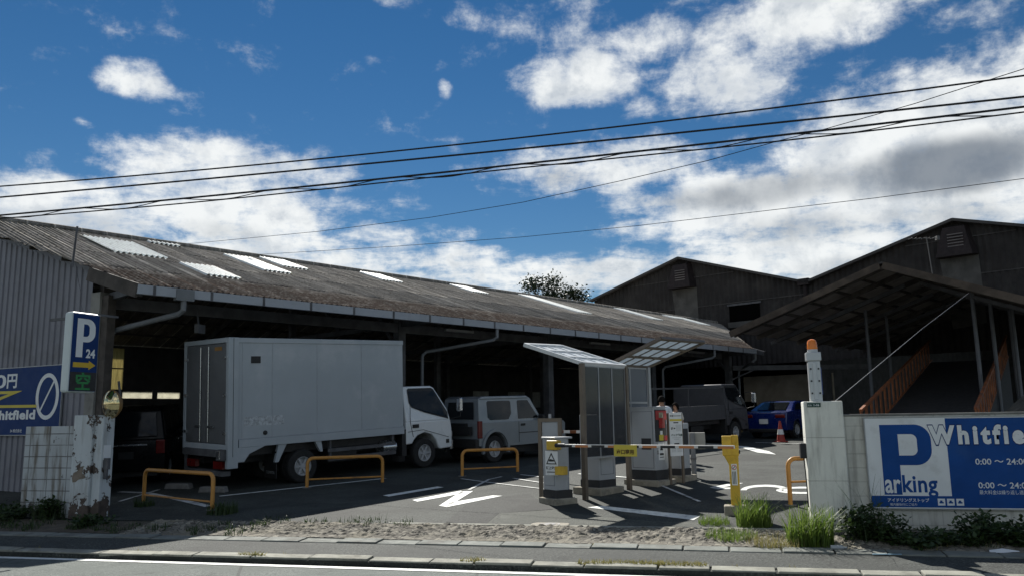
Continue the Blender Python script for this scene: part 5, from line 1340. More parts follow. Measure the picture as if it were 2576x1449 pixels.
# patrol beacon
bc = RW @ Vector((-.075, .12, zt))
t = thing('warning_beacon', 'orange rotating beacon on a silver speaker column atop the cream pillar', 'beacon', mat=frame(bc, RD, (0, 0, 1)))
M_SILV = mat('silver lacquer', (.50, .52, .53), .35, .06, 2, metal=.4)
one('column', M_SILV, t, lambda q: (q.bx(-.085, .085, -.085, .085, -.01, .60), q.bx(-.03, .03, -.10, -.08, .02, .58)), bevel=.02)
one('side_lamps', mat('blue lens', (.03, .06, .22), .2, .1), t, lambda q: q.bx(.086, .10, -.06, .06, .1, .5))
one('slot', M_BLK, t, lambda q: [q.bx(xv - .012, xv + .012, -.104, -.1005, zv - .012, zv + .012) for zv in (.12, .3, .48) for xv in (-.055, .055)])
one('head', M_SILV, t, lambda q: q.bx(-.105, .105, -.105, .105, .60, .73), bevel=.012)
one('neck', M_SILV, t, lambda q: q.lathe([(.075, .73), (.075, .775)], 20), smooth=True)
M_OLENS = mat('orange lens', (.75, .20, .02), .15, .1, 6)
one('orange_lens', M_OLENS, t, lambda q: q.lathe([(.073, .775), (.075, .80), (.070, .88), (.055, .915), (.02, .93), (.001, .932)], 20), smooth=True)
# guy wire up to the canopy
top = at(2437, 737, 27.0)
gw_ = MB().tube([bc + Vector((.26, 0, -.02)), bc.lerp(top, .5) - Vector((0, 0, .06)), top], .0055, 5).build('guy_wire', M_PIPE); tag(gw_, 'pale wire running from the cream pillar top up to the canopy post', 'wire')
# wall with the big sign
t = thing('block_wall', 'long cream block wall carrying the big blue parking sign', 'wall', mat=RW)
wt = at(2140, 1046, p.y + .05).z - p.z
one('wall', M_BLKR, t, lambda q: q.bx(pw / 2, 11, .08, .22, -.35, wt), bevel=.008)
one('coping', M_CONC, t, lambda q: q.bx(pw / 2 - .0, 11, .065, .235, wt + .001, wt + .03), bevel=.008)

# ------------------------------------------------------------------ the big parking sign on the right wall
def on_plane(x, y, M):            # sight line meets the xz-plane (y = const) of a frame
    d = ray(x, y); n = M.to_3x3() @ Vector((0, 1, 0)); o = M.translation
    k = (o - Vector((0, 0, CAMZ))).dot(n) / d.dot(n)
    return M.inverted() @ (d * k + Vector((0, 0, CAMZ)))
SM = RW @ Matrix.Translation((0, .04, 0))
tl_, bl_ = on_plane(2168, 1052, SM), on_plane(2198, 1276, SM)
lx, sz0, sz1 = (tl_.x + bl_.x) / 2, bl_.z, tl_.z
sgn = thing('parking_sign', 'wide blue and white parking sign on the cream block wall at right', 'sign', mat=SM @ Matrix(((1, 0, 0, lx), (0, 0, 1, -.012), (0, 1, 0, sz0), (0, 0, 0, 1))))
# fix handedness: local x right, y up, z towards the road
sgn.matrix_world = frame(SM @ Vector((lx, -.012, sz0)), RD, -Vector((-RD.y, RD.x, 0)))
SHh = sz1 - sz0
one('panel', M_WSG, sgn, lambda q: q.bx(0, 4.6, 0, SHh, -.03, .0))
one('edge_strip', M_ALU, sgn, lambda q: (q.bx(-.012, 4.6, SHh, SHh + .014, -.035, .006), q.bx(-.012, 4.6, -.014, 0, -.035, .006), q.bx(-.014, -.0005, -.014, SHh + .014, -.035, .006)))
def sx_(x, y):
    v = sgn.matrix_world.inverted() @ (SM @ on_plane(x, y, SM)); return v.x, v.y
x1_, _ = sx_(2385, 1150)
one('blue_field', M_BSG, sgn, lambda q: (q.bx(x1_, 4.59, .012, SHh - .012, .0005, .003), q.bx(.012, x1_ - .0, .012, .17, .0005, .003)))
# the big P: stem and rounded bowl with an open counter
def bigP(q, X0, X1, Y0, Y1, st, bowl, bar, rt, z, Ro):
    Yb = Y1 - bowl
    q.add([(X0, Y0, z), (X0 + st, Y0, z), (X0 + st, Y1, z), (X0, Y1, z)], [(0, 1, 2, 3)])
    out, inn = [(X0 + st, Y1, z)], [(X0 + st, Y1 - bar, z)]
    Ri = max(.01, Ro - bar)
    for cy, c2, a0 in ((Y1 - Ro, Y1 - bar - Ri, 90), (Yb + Ro, Yb + bar + Ri, 0)):
        for t_ in range(9):
            a = radians(a0 - t_ * 90 / 8)
            out.append((X1 - Ro + Ro * cos(a), cy + Ro * sin(a), z)); inn.append((X1 - rt - Ri + Ri * cos(a), c2 + Ri * sin(a), z))
    out.append((X0 + st, Yb, z)); inn.append((X0 + st, Yb + bar, z))
    for a in range(len(out) - 1): q.add([out[a], out[a + 1], inn[a + 1], inn[a]], [(0, 1, 2, 3)])
def tfit(s_, m, par, x0, x1, y0, y1, z, bold=0.0, space=1.0):
    o = text(s_, 1.0, m, par, 0, 0, 0, 1.0, bold, space=space)
    vs = o.data.vertices
    a0, a1 = min(v.co.x for v in vs), max(v.co.x for v in vs); b0, b1 = min(v.co.y for v in vs), max(v.co.y for v in vs)
    for v in vs: v.co.x = (v.co.x - a0) / (a1 - a0) * (x1 - x0) + x0; v.co.y = (v.co.y - b0) / (b1 - b0) * (y1 - y0) + y0; v.co.z = z
    return o
kz = SHh / 515.0                  # the sign is 515 units high in the measured close-up
def U(x, y): return ((x - 836) * kz - .0, (1054 - y) * kz)   # measured close-up -> sign
kx = x1_ / 442.0                  # the same close-up is foreshortened along the wall
def bigPx(q, X0, X1, Y0, Y1, st, bowl, bar, rt, z, Ro):
    t_ = MB(); bigP(t_, X0, X1, Y0, Y1, st, bowl, bar, rt, z, Ro)
    q.add([(v.x * kx / kz, v.y, v.z) for v in t_.v], t_.f)
one('letter_p', M_BSG, sgn, lambda q: bigPx(q, 79 * kz, 357 * kz, 75 * kz, 477 * kz, 98 * kz, 233 * kz, 55 * kz, 77 * kz, .0015, 88 * kz))
x0_ = 79 * kx
tfit('ar', M_WSG, sgn, x0_ + 6 * kx, x0_ + 92 * kx, 83 * kz, 162 * kz, .0035, .022)
tfit('king', M_BSG, sgn, x0_ + 102 * kx, x0_ + 292 * kx, 58 * kz, 188 * kz, .002, .024, 1.05)
def XU(zx, zy): return sx_((zx / 2.07 + 2000) * .90545, (zy / 2.07 + 900) * .90545)
wx0, wx1 = XU(1197, 640)[0], XU(1749, 640)[0]; wx1 += 140 * (wx1 - XU(1649, 640)[0]) / 100
tfit('Whitfield', M_NAVY, sgn, wx0 - .012, wx1 + .012, 352 * kz, 478 * kz, .0045, .076, 1.34)
tfit('Whitfield', M_WSG, sgn, wx0, wx1, 360 * kz, 472 * kz, .006, .050, 1.34)
for st_, za, zb, yt, yb in (('0:00 ～ 24:00', 1467, 1768, 771, 806), ('0:00 ～ 24:00', 1485, 1786, 908, 943), ('最大料金は繰り返し適用', 1491, 1768, 953, 978)):
    xa, xb = XU(za, (yt + yb) / 2)[0], XU(min(zb, 1745), (yt + yb) / 2)[0]
    xb = xa + (xb - xa) * (zb - za) / (min(zb, 1745) - za)
    ym = XU((za + 1745) / 2, yb)[1]; yM = XU((za + 1745) / 2, yt)[1]
    tfit(st_, M_WSG, sgn, xa, xb, ym, yM, .004, .012 if '0' in st_ else 0)
hX, hY = sx_(2232, 1260)
text('アイドリングストップ', .055, M_WSG, sgn, hX, hY, .004, 1.0, .001)
text('場内最徐行にご協力', .040, M_WSG, sgn, hX + .03, hY - .055, .004, 1.0, 0)
for k in range(3):
    x_ = hX + .66 + k * .12
    ic = one('pictogram', M_WSG, sgn, lambda q: q.bx(x_, x_ + .095, hY - .05, hY + .045, .003, .0045), bevel=.004)
    one('pictogram_mark', M_BSG, ic, lambda q: (q.bx(x_ + .02, x_ + .075, hY - .02, hY + .0, .0046, .0056), q.bx(x_ + .03, x_ + .06, hY, hY + .02, .0046, .0056)))

# ------------------------------------------------------------------ left sign board on the ribbed wall
GMs = GM @ Matrix.Translation((0, .06, 0))
# wall frame x runs left along the wall; face towards the road
e1 = on_plane(160, 917, GMs); e2 = on_plane(160, 1092, GMs)
o3 = GMs @ Vector((e1.x, -.0, e2.z))
lsg = thing('price_sign', 'blue price sign with yellow zigzag and slashed zero on the ribbed wall', 'sign', mat=frame(o3, -gd, -Vector((-(-gd).y, (-gd).x, 0))))
LH = e1.z - e2.z
one('panel', M_NAVY, lsg, lambda q: q.bx(-3.4, 0, 0, LH, -.03, 0))
one('edge_strip', M_ALU, lsg, lambda q: (q.bx(-3.4, .014, LH, LH + .02, -.035, .008), q.bx(-3.4, .014, -.02, 0, -.035, .008), q.bx(.0005, .014, -.02, LH + .02, -.035, .008)))
LI = lsg.matrix_world.inverted()
def ls(x, y):
    d = ray(x, y); n = Vector(lsg.matrix_world.to_3x3() @ Vector((0, 0, 1))); k = (o3 - Vector((0, 0, CAMZ))).dot(n) / d.dot(n)
    v = LI @ (d * k + Vector((0, 0, CAMZ))); return v.x, v.y
def ellz(q, px_, rx, ry, w_, z):
    cx, cy = px_
    n = 40
    for i in range(n):
        a, b_ = 2 * pi * i / n, 2 * pi * (i + 1) / n
        q.add([(cx + rx * cos(a), cy + ry * sin(a), z), (cx + rx * cos(b_), cy + ry * sin(b_), z), (cx + (rx - w_) * cos(b_), cy + (ry - w_ * .9) * sin(b_), z), (cx + (rx - w_) * cos(a), cy + (ry - w_ * .9) * sin(a), z)], [(0, 1, 2, 3)])
c0_ = ls(119, 996); rx_ = abs(ls(148, 996)[0] - ls(90, 996)[0]) / 2; ry_ = abs(ls(119, 938)[1] - ls(119, 1055)[1]) / 2
one('slashed_zero', M_WSG, lsg, lambda q: (ellz(q, c0_, rx_, ry_, .105, .004), q.bar((c0_[0] - rx_ * .55, c0_[1] - ry_ * .62, .0045), (c0_[0] + rx_ * .55, c0_[1] + ry_ * .68, .0045), .05, .001, (0, 0, 1))))
t0 = ls(0, 975)
tfit('0', M_WSG, lsg, ls(-14, 975)[0], ls(15, 975)[0], ls(8, 976)[1], ls(8, 942)[1], .004, .02); tfit('円', M_WSG, lsg, ls(17, 975)[0], ls(42, 975)[0], ls(30, 976)[1], ls(30, 940)[1], .004, .03)
tw = ls(88, 1054)
tfit('Whitfield', M_WSG, lsg, tw[0] - 1.92, tw[0], tw[1], ls(88, 1029)[1], .005, .045, 1.08)
ts = ls(52, 1086)
o_ = text('24 株式会社', .085, M_WSG, lsg, 0, ts[1], .004, 1.0, .001); o_.location.x = ts[0] - max(v.co.x for v in o_.data.vertices) + .04
zz_ = [ls(-60, 984), ls(57, 982), ls(-6, 1020), ls(90, 1015), ls(92, 1021), ls(-40, 1027), ls(22, 990), ls(-60, 992)]
one('yellow_zigzag', M_YSG, lsg, lambda q: (q.add([(*ls(-60, 985), .004), (*ls(57, 982), .004), (*ls(-10, 1010), .004), (*ls(-30, 1010), .004), (*ls(22, 990), .004), (*ls(-60, 992), .004)], [(0, 1, 4, 5), (1, 2, 3, 4)]), q.add([(*ls(-60, 1019), .004), (*ls(93, 1017), .004), (*ls(93, 1024), .004), (*ls(-60, 1026), .004)], [(0, 1, 2, 3)])))

# tall illuminated parking box sign (unlit lamps, green LED)
pc = at(212, 886, 15.0)
Nn = Vector((.90, -.42, 0)).normalized(); Rr = Vector((-Nn.y, Nn.x, 0))
bsn = thing('parking_sign', 'tall slim blue box sign with white P, arrow and green display', 'sign', mat=frame(pc, Rr, Nn))
PH, PW, PT = at(200, 786, 15.0).z - at(200, 987, 15.0).z, .60, .21
one('box', mat('sign box white', (.62, .68, .68), .35, .05, 1.5), bsn, lambda q: q.bx(-PW / 2, PW / 2, -PH / 2, PH / 2, -PT, .0), bevel=.05)
one('face', M_NAVY, bsn, lambda q: q.bx(-PW / 2 + .03, PW / 2 - .025, -PH / 2 + .03, PH / 2 - .03, .0005, .006), bevel=.004)
o_ = one('letter_p', M_WSG, bsn, lambda q: bigP(q, -.18, .20, -.09, .62, .135, .43, .10, .125, .008, .17))
text('24', .215, M_WSG, bsn, .03, -.09, .008, .88, .008)
one('arrow', mat('arrow yellow', (.62, .40, .02), .5, .05), bsn, lambda q: (q.bx(-.22, .10, -.275, -.185, .0065, .0085), q.add([(.10, -.315, .0085), (.24, -.23, .0085), (.10, -.145, .0085)], [(0, 1, 2)])))
dsp = one('display', M_BLK, bsn, lambda q: q.bx(-PW / 2 + .035, PW / 2 - .03, -PH / 2 + .04, -.36, .0065, .010), bevel=.003)
m_ = bpy.data.materials.new('green led'); m_.use_nodes = True
pb = m_.node_tree.nodes['Principled BSDF']; pb.inputs['Base Color'].default_value = (.01, .10, .03, 1); pb.inputs['Emission Color'].default_value = (.02, .35, .09, 1); pb.inputs['Emission Strength'].default_value = .03
text('空', .34, m_, dsp, -.165, -PH / 2 + .075, .012, .98, .008)
one('mounting_arm', M_STEEL, bsn, lambda q: (q.bx(-.02, .02, PH / 2 - .1, PH / 2 - .05, -1.0, -PT), q.bx(PW / 2, PW / 2 + .45, PH / 2 - .02, PH / 2 + .02, -.12, -.08)))

# ------------------------------------------------------------------ people
M_SKIN = mat('skin', (0.36, 0.20, 0.13), .55, .08, 3)
M_HAIR = mat('dark hair', (0.012, 0.010, 0.009), .95, .2, 20, spec=0.05)
def skinned(name, pts, edges, m, parent, sub=2, root=0):
    me = bpy.data.meshes.new(name)
    me.from_pydata([p[:3] for p in pts], edges, [])
    me.materials.append(m)
    o = bpy.data.objects.new(name, me); COL.objects.link(o)
    if parent is not None: o.parent = parent
    md = o.modifiers.new('skin', 'SKIN')
    sv = me.skin_vertices[0].data if me.skin_vertices else None
    if sv is None:
        bm = bmesh.new(); bm.from_mesh(me); bm.verts.layers.skin.verify(); bm.to_mesh(me); bm.free()
        sv = me.skin_vertices[0].data
    for i, p in enumerate(pts):
        r = p[3]; ry = p[4] if len(p) > 4 else r
        sv[i].radius = (r, ry); sv[i].use_root = (i == root)
    md.use_smooth_shade = True
    s = o.modifiers.new('sub', 'SUBSURF'); s.levels = s.render_levels = sub
    return o
def person(label, pos, facing, H, shirt, trousers, female=False, arm='down'):
    k = H / 1.75
    t = thing('person', label, 'person', mat=Matrix.Translation(pos) @ Matrix.Rotation(facing, 4, 'Z') @ Matrix.Scale(k, 4))
    sh = .195 if not female else .160
    # local: x = left/right (left +), facing -y
    P = [(0, 0, .95, .13, .10), (0, .0, 1.12, .125, .09), (0, 0, 1.30, .14, .095), (0, 0, 1.44, .08, .06), (0, -.005, 1.52, .05, .05), (0, -.015, 1.61, .072, .085), (0, -.01, 1.69, .065, .08),
         (.09, 0, .88, .085), (.10, -.01, .50, .058), (.105, .01, .10, .040), (.11, -.06, .04, .036), (.115, -.16, .025, .028),
         (-.09, 0, .88, .085), (-.10, -.01, .50, .058), (-.105, .01, .10, .040), (-.11, -.06, .04, .036), (-.115, -.16, .025, .028)]
    E = [(0, 1), (1, 2), (2, 3), (3, 4), (4, 5), (5, 6), (0, 7), (7, 8), (8, 9), (9, 10), (10, 11), (0, 12), (12, 13), (13, 14), (14, 15), (15, 16)]
    hands = []
    for s_ in (1, -1):
        b_ = len(P)
        el_, wr_, hd_ = (s_ * (sh + .065), .02, 1.12), (s_ * (sh + .085), -.05, .88), (s_ * (sh + .085), -.07, .80)
        if arm == 'phone' and s_ < 0: el_, wr_, hd_ = (s_ * (sh + .05), .0, 1.12), (s_ * (sh - .02), -.24, 1.10), (s_ * (sh - .05), -.31, 1.12)
        P += [(s_ * sh, 0, 1.40, .055), (*el_, .040), (*wr_, .026), (*hd_, .034, .018)]
        E += [(3, b_), (b_, b_ + 1), (b_ + 1, b_ + 2), (b_ + 2, b_ + 3)]
        hands.append((Vector(wr_), Vector(hd_)))
        d = (Vector(hd_) - Vector(wr_)).normalized(); sd = Vector((0, 1, 0)) if abs(d.y) < .5 else Vector((0, 0, 1))
        for f_, L in ((-.026, .060), (-.009, .072), (.009, .066), (.026, .050)):
            c = len(P); a = Vector(hd_) + sd * f_ + d * .02
            P += [(*a, .010), (*(a + d * L * .55 + Vector((-s_ * .006, 0, 0))), .009), (*(a + d * L + Vector((-s_ * .022, 0, 0))), .007)]
            E += [(b_ + 3, c), (c, c + 1), (c + 1, c + 2)]
        c = len(P); a = Vector(wr_).lerp(Vector(hd_), .5) - sd * .028
        P += [(*a, .011), (*(a - sd * .02 + d * .04), .009)]; E += [(b_ + 2, c), (c, c + 1)]
    body = skinned('body', P, E, M_SKIN, t, 2)
    # face: nose, ears and eyes belong to the continuous head shape
    one('face', M_SKIN, body, lambda q: (q.add([(-.014, -.095, 1.585), (.014, -.095, 1.585), (0, -.122, 1.59), (0, -.098, 1.635)], [(0, 1, 2), (1, 3, 2), (3, 0, 2), (0, 3, 1)]), [q.lathe([(.001, -.012), (.022, -.008), (.026, 0), (.022, .008), (.001, .012)], 8, Matrix.Translation((s_ * .076, 0, 1.61)) @ Matrix.Rotation(radians(90), 4, 'Y')) for s_ in (1, -1)]), smooth=True)
    one('eyes', M_BLK, body, lambda q: [q.box((s_ * .032, -.092, 1.628), (.026, .012, .010)) for s_ in (1, -1)] + [q.box((0, -.094, 1.555), (.045, .010, .008))])
    # shirt and trousers follow the body
    S_ = [(0, 0, .93, .155, .118), (0, 0, 1.12, .150, .112), (0, 0, 1.30, .195, .128), (0, 0, 1.425, .120, .080), (0, 0, 1.465, .058, .055)]
    SE = [(0, 1), (1, 2), (2, 3), (3, 4)]
    for s_ in (1, -1):
        b_ = len(S_); pe = P[18 if s_ > 0 else 18]
        S_ += [(s_ * sh, 0, 1.405, .085), (s_ * (sh + .052), .014, 1.20, .078)]
        SE += [(3, b_), (b_, b_ + 1)]
    skinned('shirt', S_, SE, shirt, body, 2)
    T_ = [(0, 0, .96, .148, .115), (.092, 0, .86, .100), (.102, -.008, .50, .074), (.106, .01, .09, .062), (-.092, 0, .86, .100), (-.102, -.008, .50, .074), (-.106, .01, .09, .062)]
    skinned('trousers', T_, [(0, 1), (1, 2), (2, 3), (0, 4), (4, 5), (5, 6)], trousers, body, 2)
    q = MB(); vs, fs = [], []
    n, mrows = 18, 8
    for j in range(mrows + 1):
        th = pi * .56 * j / mrows
        for i in range(n):
            a = 2 * pi * i / n
            fr = max(0, -sin(a))
            cut = th * (1 - .42 * fr)
            vs.append((.090 * sin(cut) * cos(a), -.008 + .108 * sin(cut) * sin(a), 1.615 + .135 * cos(cut) - (.05 if female and fr == 0 and j == mrows else 0)))
    for j in range(mrows):
        for i in range(n): fs.append((j * n + i, j * n + (i + 1) % n, (j + 1) * n + (i + 1) % n, (j + 1) * n + i))
    q.add(vs, fs); q.build('hair', M_HAIR, body, smooth=True, solid=.012)
    one('shoes', M_BLK, body, lambda q: [q.box((s_ * .112, -.07, .035), (.085, .25, .07)) for s_ in (1, -1)], bevel=.025)
    return t, body
pm = at(1664, 995, 21.6); pm.z = zg(pm.x, pm.y)
Hm = at(1664, 995, 21.6).z - pm.z
pwm = at(1699, 1012, 22.2); pwm.z = zg(pwm.x, pwm.y)
Hw = at(1699, 1012, 22.2).z - pwm.z
M_TRS = mat('dark trousers', (.02, .021, .026), .8, .15, 5)
person('person in a white shirt seen from behind, beside the fee machine', pm, radians(196), Hm, mat('white shirt', (.72, .75, .78), .8, .05, 3), M_TRS)
_, bw = person('person in a cream top with a dark shoulder strap facing the fee machine', pwm, radians(-50), Hw, mat('cream top', (.60, .57, .50), .85, .06, 4), mat('grey trousers', (.07, .07, .075), .8, .1, 5), True)
one('shoulder_strap', M_BLK, bw, lambda q: q.tube([(.10, -.045, 1.475), (.03, -.155, 1.33), (-.06, -.165, 1.15), (-.15, -.10, .98)], .016, 6), smooth=True)

# ------------------------------------------------------------------ plants
def leafmat(name, c1, c2, tr=.35):
    m = bpy.data.materials.new(name); m.use_nodes = True
    nt = m.node_tree; b = NB(nt); p = nt.nodes['Principled BSDF']
    g = b.n('ShaderNodeNewGeometry')
    c = b.mix(g.outputs['Random Per Island'], rgba(c1), rgba(c2))
    b.put(p.inputs['Base Color'], c); p.inputs['Roughness'].default_value = .55
    tl = b.n('ShaderNodeBsdfTranslucent'); b.put(tl.inputs[0], c)
    mx = b.n('ShaderNodeMixShader'); mx.inputs[0].default_value = tr
    nt.links.new(p.outputs[0], mx.inputs[1]); nt.links.new(tl.outputs[0], mx.inputs[2])
    nt.links.new(mx.outputs[0], nt.nodes['Material Output'].inputs[0])
    return m
M_GRS = leafmat('grass blades', (.085, .15, .02), (.17, .24, .045), .45)
M_GRD = leafmat('dry grass', (.16, .16, .05), (.30, .26, .10), .4)
M_WEED = leafmat('weed leaves', (.022, .045, .012), (.05, .085, .022), .3)
M_TREE = leafmat('tree leaves', (.010, .022, .008), (.025, .042, .014), .2)
def blades(q, n, R, h0, h1, lean=.5, wd=.008, cx=0, cy=0):
    for _ in range(n):
        a = random.uniform(0, 2 * pi); r = R * sqrt(random.random())
        x, y = cx + r * cos(a), cy + r * sin(a)
        h = random.uniform(h0, h1) * (1 if random.random() < .8 else .55); la = random.uniform(0, 2 * pi); ln = h * random.uniform(.1, lean)
        w_ = wd * random.uniform(.7, 1.4)
        px_, py_ = -sin(la) * w_, cos(la) * w_
        vs = []
        for k in range(4):
            f = k / 3; g = ln * f ** 2
            ww = 1 - f * .85
            z = h * (f - .18 * f ** 3 * (ln / h))
            vs += [(x + cos(la) * g + px_ * ww, y + sin(la) * g + py_ * ww, z - .03 * (k == 0)), (x + cos(la) * g - px_ * ww, y + sin(la) * g - py_ * ww, z - .03 * (k == 0))]
        q.add(vs, [(0, 1, 3, 2), (2, 3, 5, 4), (4, 5, 7, 6)])
def leaves(q, n, R, h, size, flat=.5, tuft=0):
    stems = [(random.uniform(0, 2 * pi), R * sqrt(random.random())) for _ in range(max(3, n // 26))]
    for i in range(n):
        a, r = random.choice(stems)
        f = random.random()
        x, y = r * cos(a) * (.35 + .65 * f) + random.gauss(0, .045), r * sin(a) * (.35 + .65 * f) + random.gauss(0, .045)
        z = max(.01, h * f * (1 - .45 * (r / R) ** 2) + random.gauss(0, .03))
        s = size * random.uniform(.6, 1.3); t_ = random.uniform(0, 2 * pi); e = random.uniform(-.5, .8)
        d = Vector((cos(t_) * cos(e), sin(t_) * cos(e), sin(e))); sd = d.cross(Vector((random.gauss(0, .4), random.gauss(0, .4), 1))).normalized()
        p = Vector((x, y, z)); nn = d.cross(sd)
        q.add([p, p + d * s * .45 + sd * s * .28 + nn * s * .05, p + d * s, p + d * s * .45 - sd * s * .28 + nn * s * .05], [(0, 1, 2, 3)])
def weed(name, label, cat, px, kind, R, h, n, m=None, group=None, extra=None):
    p = G(*px); q = MB()
    if kind == 'grass': blades(q, n, R, h * .4, h, .75, .009)
    elif kind == 'fine': blades(q, n, R, h * .3, h, .9, .0045)
    else: leaves(q, n, R, h, .085)
    if extra: extra(q)
    o = q.build(name, m or (M_GRS if kind != 'leaf' else M_WEED))
    o.location = p; tag(o, label, cat, group)
    return o
GW = 'weeds along the walls'
weed('grass_tuft', 'bright green tall grass growing right of the yellow post', 'grass tuft', (1898, 1322), 'grass', .26, .52, 420, None, GW)
weed('grass_tuft', 'largest bright green grass clump at the foot of the cream gate pillar', 'grass tuft', (2040, 1368), 'grass', .30, .58, 520, None, GW, lambda q: leaves(q, 300, .3, .3, .07))
weed('grass_tuft', 'low yellow-green grass mound in front of the yellow post block', 'grass tuft', (1840, 1352), 'fine', .36, .17, 700, None, GW)
weed('grass_tuft', 'low dry grass patch at the pavement edge below the yellow post', 'grass tuft', (1955, 1366), 'fine', .42, .15, 700, M_GRD, GW)
weed('grass_tuft', 'small sunlit grass sprig left of the yellow post', 'grass tuft', (1796, 1316), 'fine', .24, .16, 320, None, GW)
weed('weed_clump', 'dense dark leafy weed mound right of the cream gate pillar base', 'weed', (2190, 1360), 'leaf', .52, .46, 1500, None, GW, lambda q: blades(q, 40, .25, .5, .95, .7, .006))
weed('weed_clump', 'dark low weeds under the letter side of the big blue sign', 'weed', (2310, 1372), 'leaf', .5, .20, 900, None, GW)
weed('weed_clump', 'dark weed with upright leafy shoots under the opening-hours text', 'weed', (2470, 1362), 'leaf', .36, .38, 800, None, GW)
weed('weed_clump', 'dark leafy weeds at the far right edge below the blue sign', 'weed', (2560, 1370), 'leaf', .42, .32, 900, None, GW)
weed('weed_clump', 'thin dark weeds between the two leafy clumps under the blue sign', 'weed', (2400, 1372), 'leaf', .4, .14, 500, None, GW)
weed('weed_clump', 'green sprouting weeds in front of the low dirty block wall', 'weed', (128, 1302), 'leaf', .30, .34, 900, M_WEED, GW, lambda q: blades(q, 160, .3, .2, .42, .7, .007))
weed('weed_clump', 'low dark weeds at the far left by the ribbed wall', 'weed', (25, 1302), 'leaf', .6, .26, 1100, None, GW)
weed('weed_clump', 'sparse dark weeds at the foot of the peeling pillar', 'weed', (225, 1320), 'leaf', .38, .16, 500, None, GW)
weed('grass_tuft', 'dark grass at the right leg of the left orange rail', 'grass tuft', (560, 1290), 'grass', .28, .26, 260, M_WEED, GW)
weed('grass_tuft', 'dark grass at the left leg of the left orange rail', 'grass tuft', (362, 1272), 'grass', .2, .22, 140, M_WEED, GW)
for (x, y), n_, lab in [((632, 1398), 120, 'leftmost dry grass tuft on the broken kerb'), ((1188, 1413), 90, 'short dry grass tuft in the kerb below the letter N'), ((1496, 1420), 160, 'dry grass tuft in the kerb below the exit barrier'), ((1570, 1420), 110, 'smallest dry grass tuft in the kerb row'), ((1626, 1422), 170, 'dry grass tuft in the kerb below the fee machine'), ((1710, 1424), 260, 'widest dry grass tuft in the kerb row')]:
    p = G(x, y)
    q = MB(); blades(q, n_, .05 + n_ / 2600, .03, .085, .9, .004)
    for i, v in enumerate(q.v): q.v[i] = Vector((v.x * 2.1, v.y * .5 - .235 * v.x * 2.1, v.z))
    o = q.build('grass_tuft', M_GRD); o.location = p; tag(o, lab, 'grass tuft', 'dry tufts in the kerb')
def cover(name, m, spots):
    q = MB()
    for (s0, s1, q0, q1, n, h0, h1, wd) in spots:
        for _ in range(n):
            s_, q_ = random.uniform(s0, s1), random.uniform(q0, q1)
            if math.sin(s_ * 3.1) + math.sin(s_ * 7.7 + 1) + math.sin(q_ * 9) < -.2: continue
            p = SQ(s_, q_, .005); t_ = MB(); blades(t_, random.randint(3, 7), .05, h0, h1, 1.1, wd)
            q.add([v + p for v in t_.v], t_.f)
    o = q.build(name, m); o['kind'] = 'stuff'; o['label'] = 'low mixed weeds and dry stalks along the verge and the paving joints'; return o
cover('weeds', M_GRD, [(2.4, 5.2, 11.66, 12.75, 260, .03, .13, .004), (-14, 14, 11.645, 11.67, 70, .02, .06, .003), (-12, 9, 10.385, 10.40, 60, .02, .06, .003), (3.5, 4.9, 12.5, 13.3, 60, .05, .2, .004)])
cover('weeds', M_WEED, [(4.9, 10, 11.7, 12.7, 420, .03, .14, .008), (-13, -7.2, 11.7, 12.5, 420, .03, .14, .008), (2.8, 4.6, 11.8, 12.7, 110, .04, .14, .006), (-7.5, -4.8, 12.5, 13.2, 120, .03, .12, .006)])
# litter by the wall
o = one('paper_scrap', M_WSG, None, lambda q: q.add([(-.09, -.03, .01), (.07, -.05, .01), (.10, .03, .05), (-.05, .05, .03), (.3, .0, .012), (.3, .02, .02)], [(0, 1, 2, 3), (1, 4, 5, 2)])); o.location = G(2505, 1390, .01); tag(o, 'crumpled white paper scrap on the pavement under the blue sign', 'litter')
o = one('plastic_strip', mat('pale blue plastic', (.25, .4, .5), .4, .1), None, lambda q: q.bar((0, 0, .01), (.34, -.05, .012), .03, .008)); o.location = G(2195, 1395, .01); tag(o, 'pale blue plastic strip lying by the dark weeds', 'litter')
o = one('bottle', mat('clear plastic', (.4, .42, .42), .15, .1), None, lambda q: q.tube([(0, 0, .03), (.14, -.02, .03), (.17, -.025, .03), (.20, -.03, .03)], [.03, .03, .012, .012], 8), smooth=True); o.location = G(2090, 1382, .01); tag(o, 'flattened clear bottle by the grass below the cream pillar', 'litter')

dc = thing('drain_cover', 'small round iron drain cover in the pale apron before the gate', 'drain cover', G(1384, 1318, .007))
one('cover', M_STEEL, dc, lambda q: q.lathe([(.16, 0), (.16, .008), (.10, .004), (.09, .01), (.001, .01)], 20))
one('ring', M_PLIN, dc, lambda q: q.lathe([(.30, -.01), (.30, .005), (.17, .006)], 24))
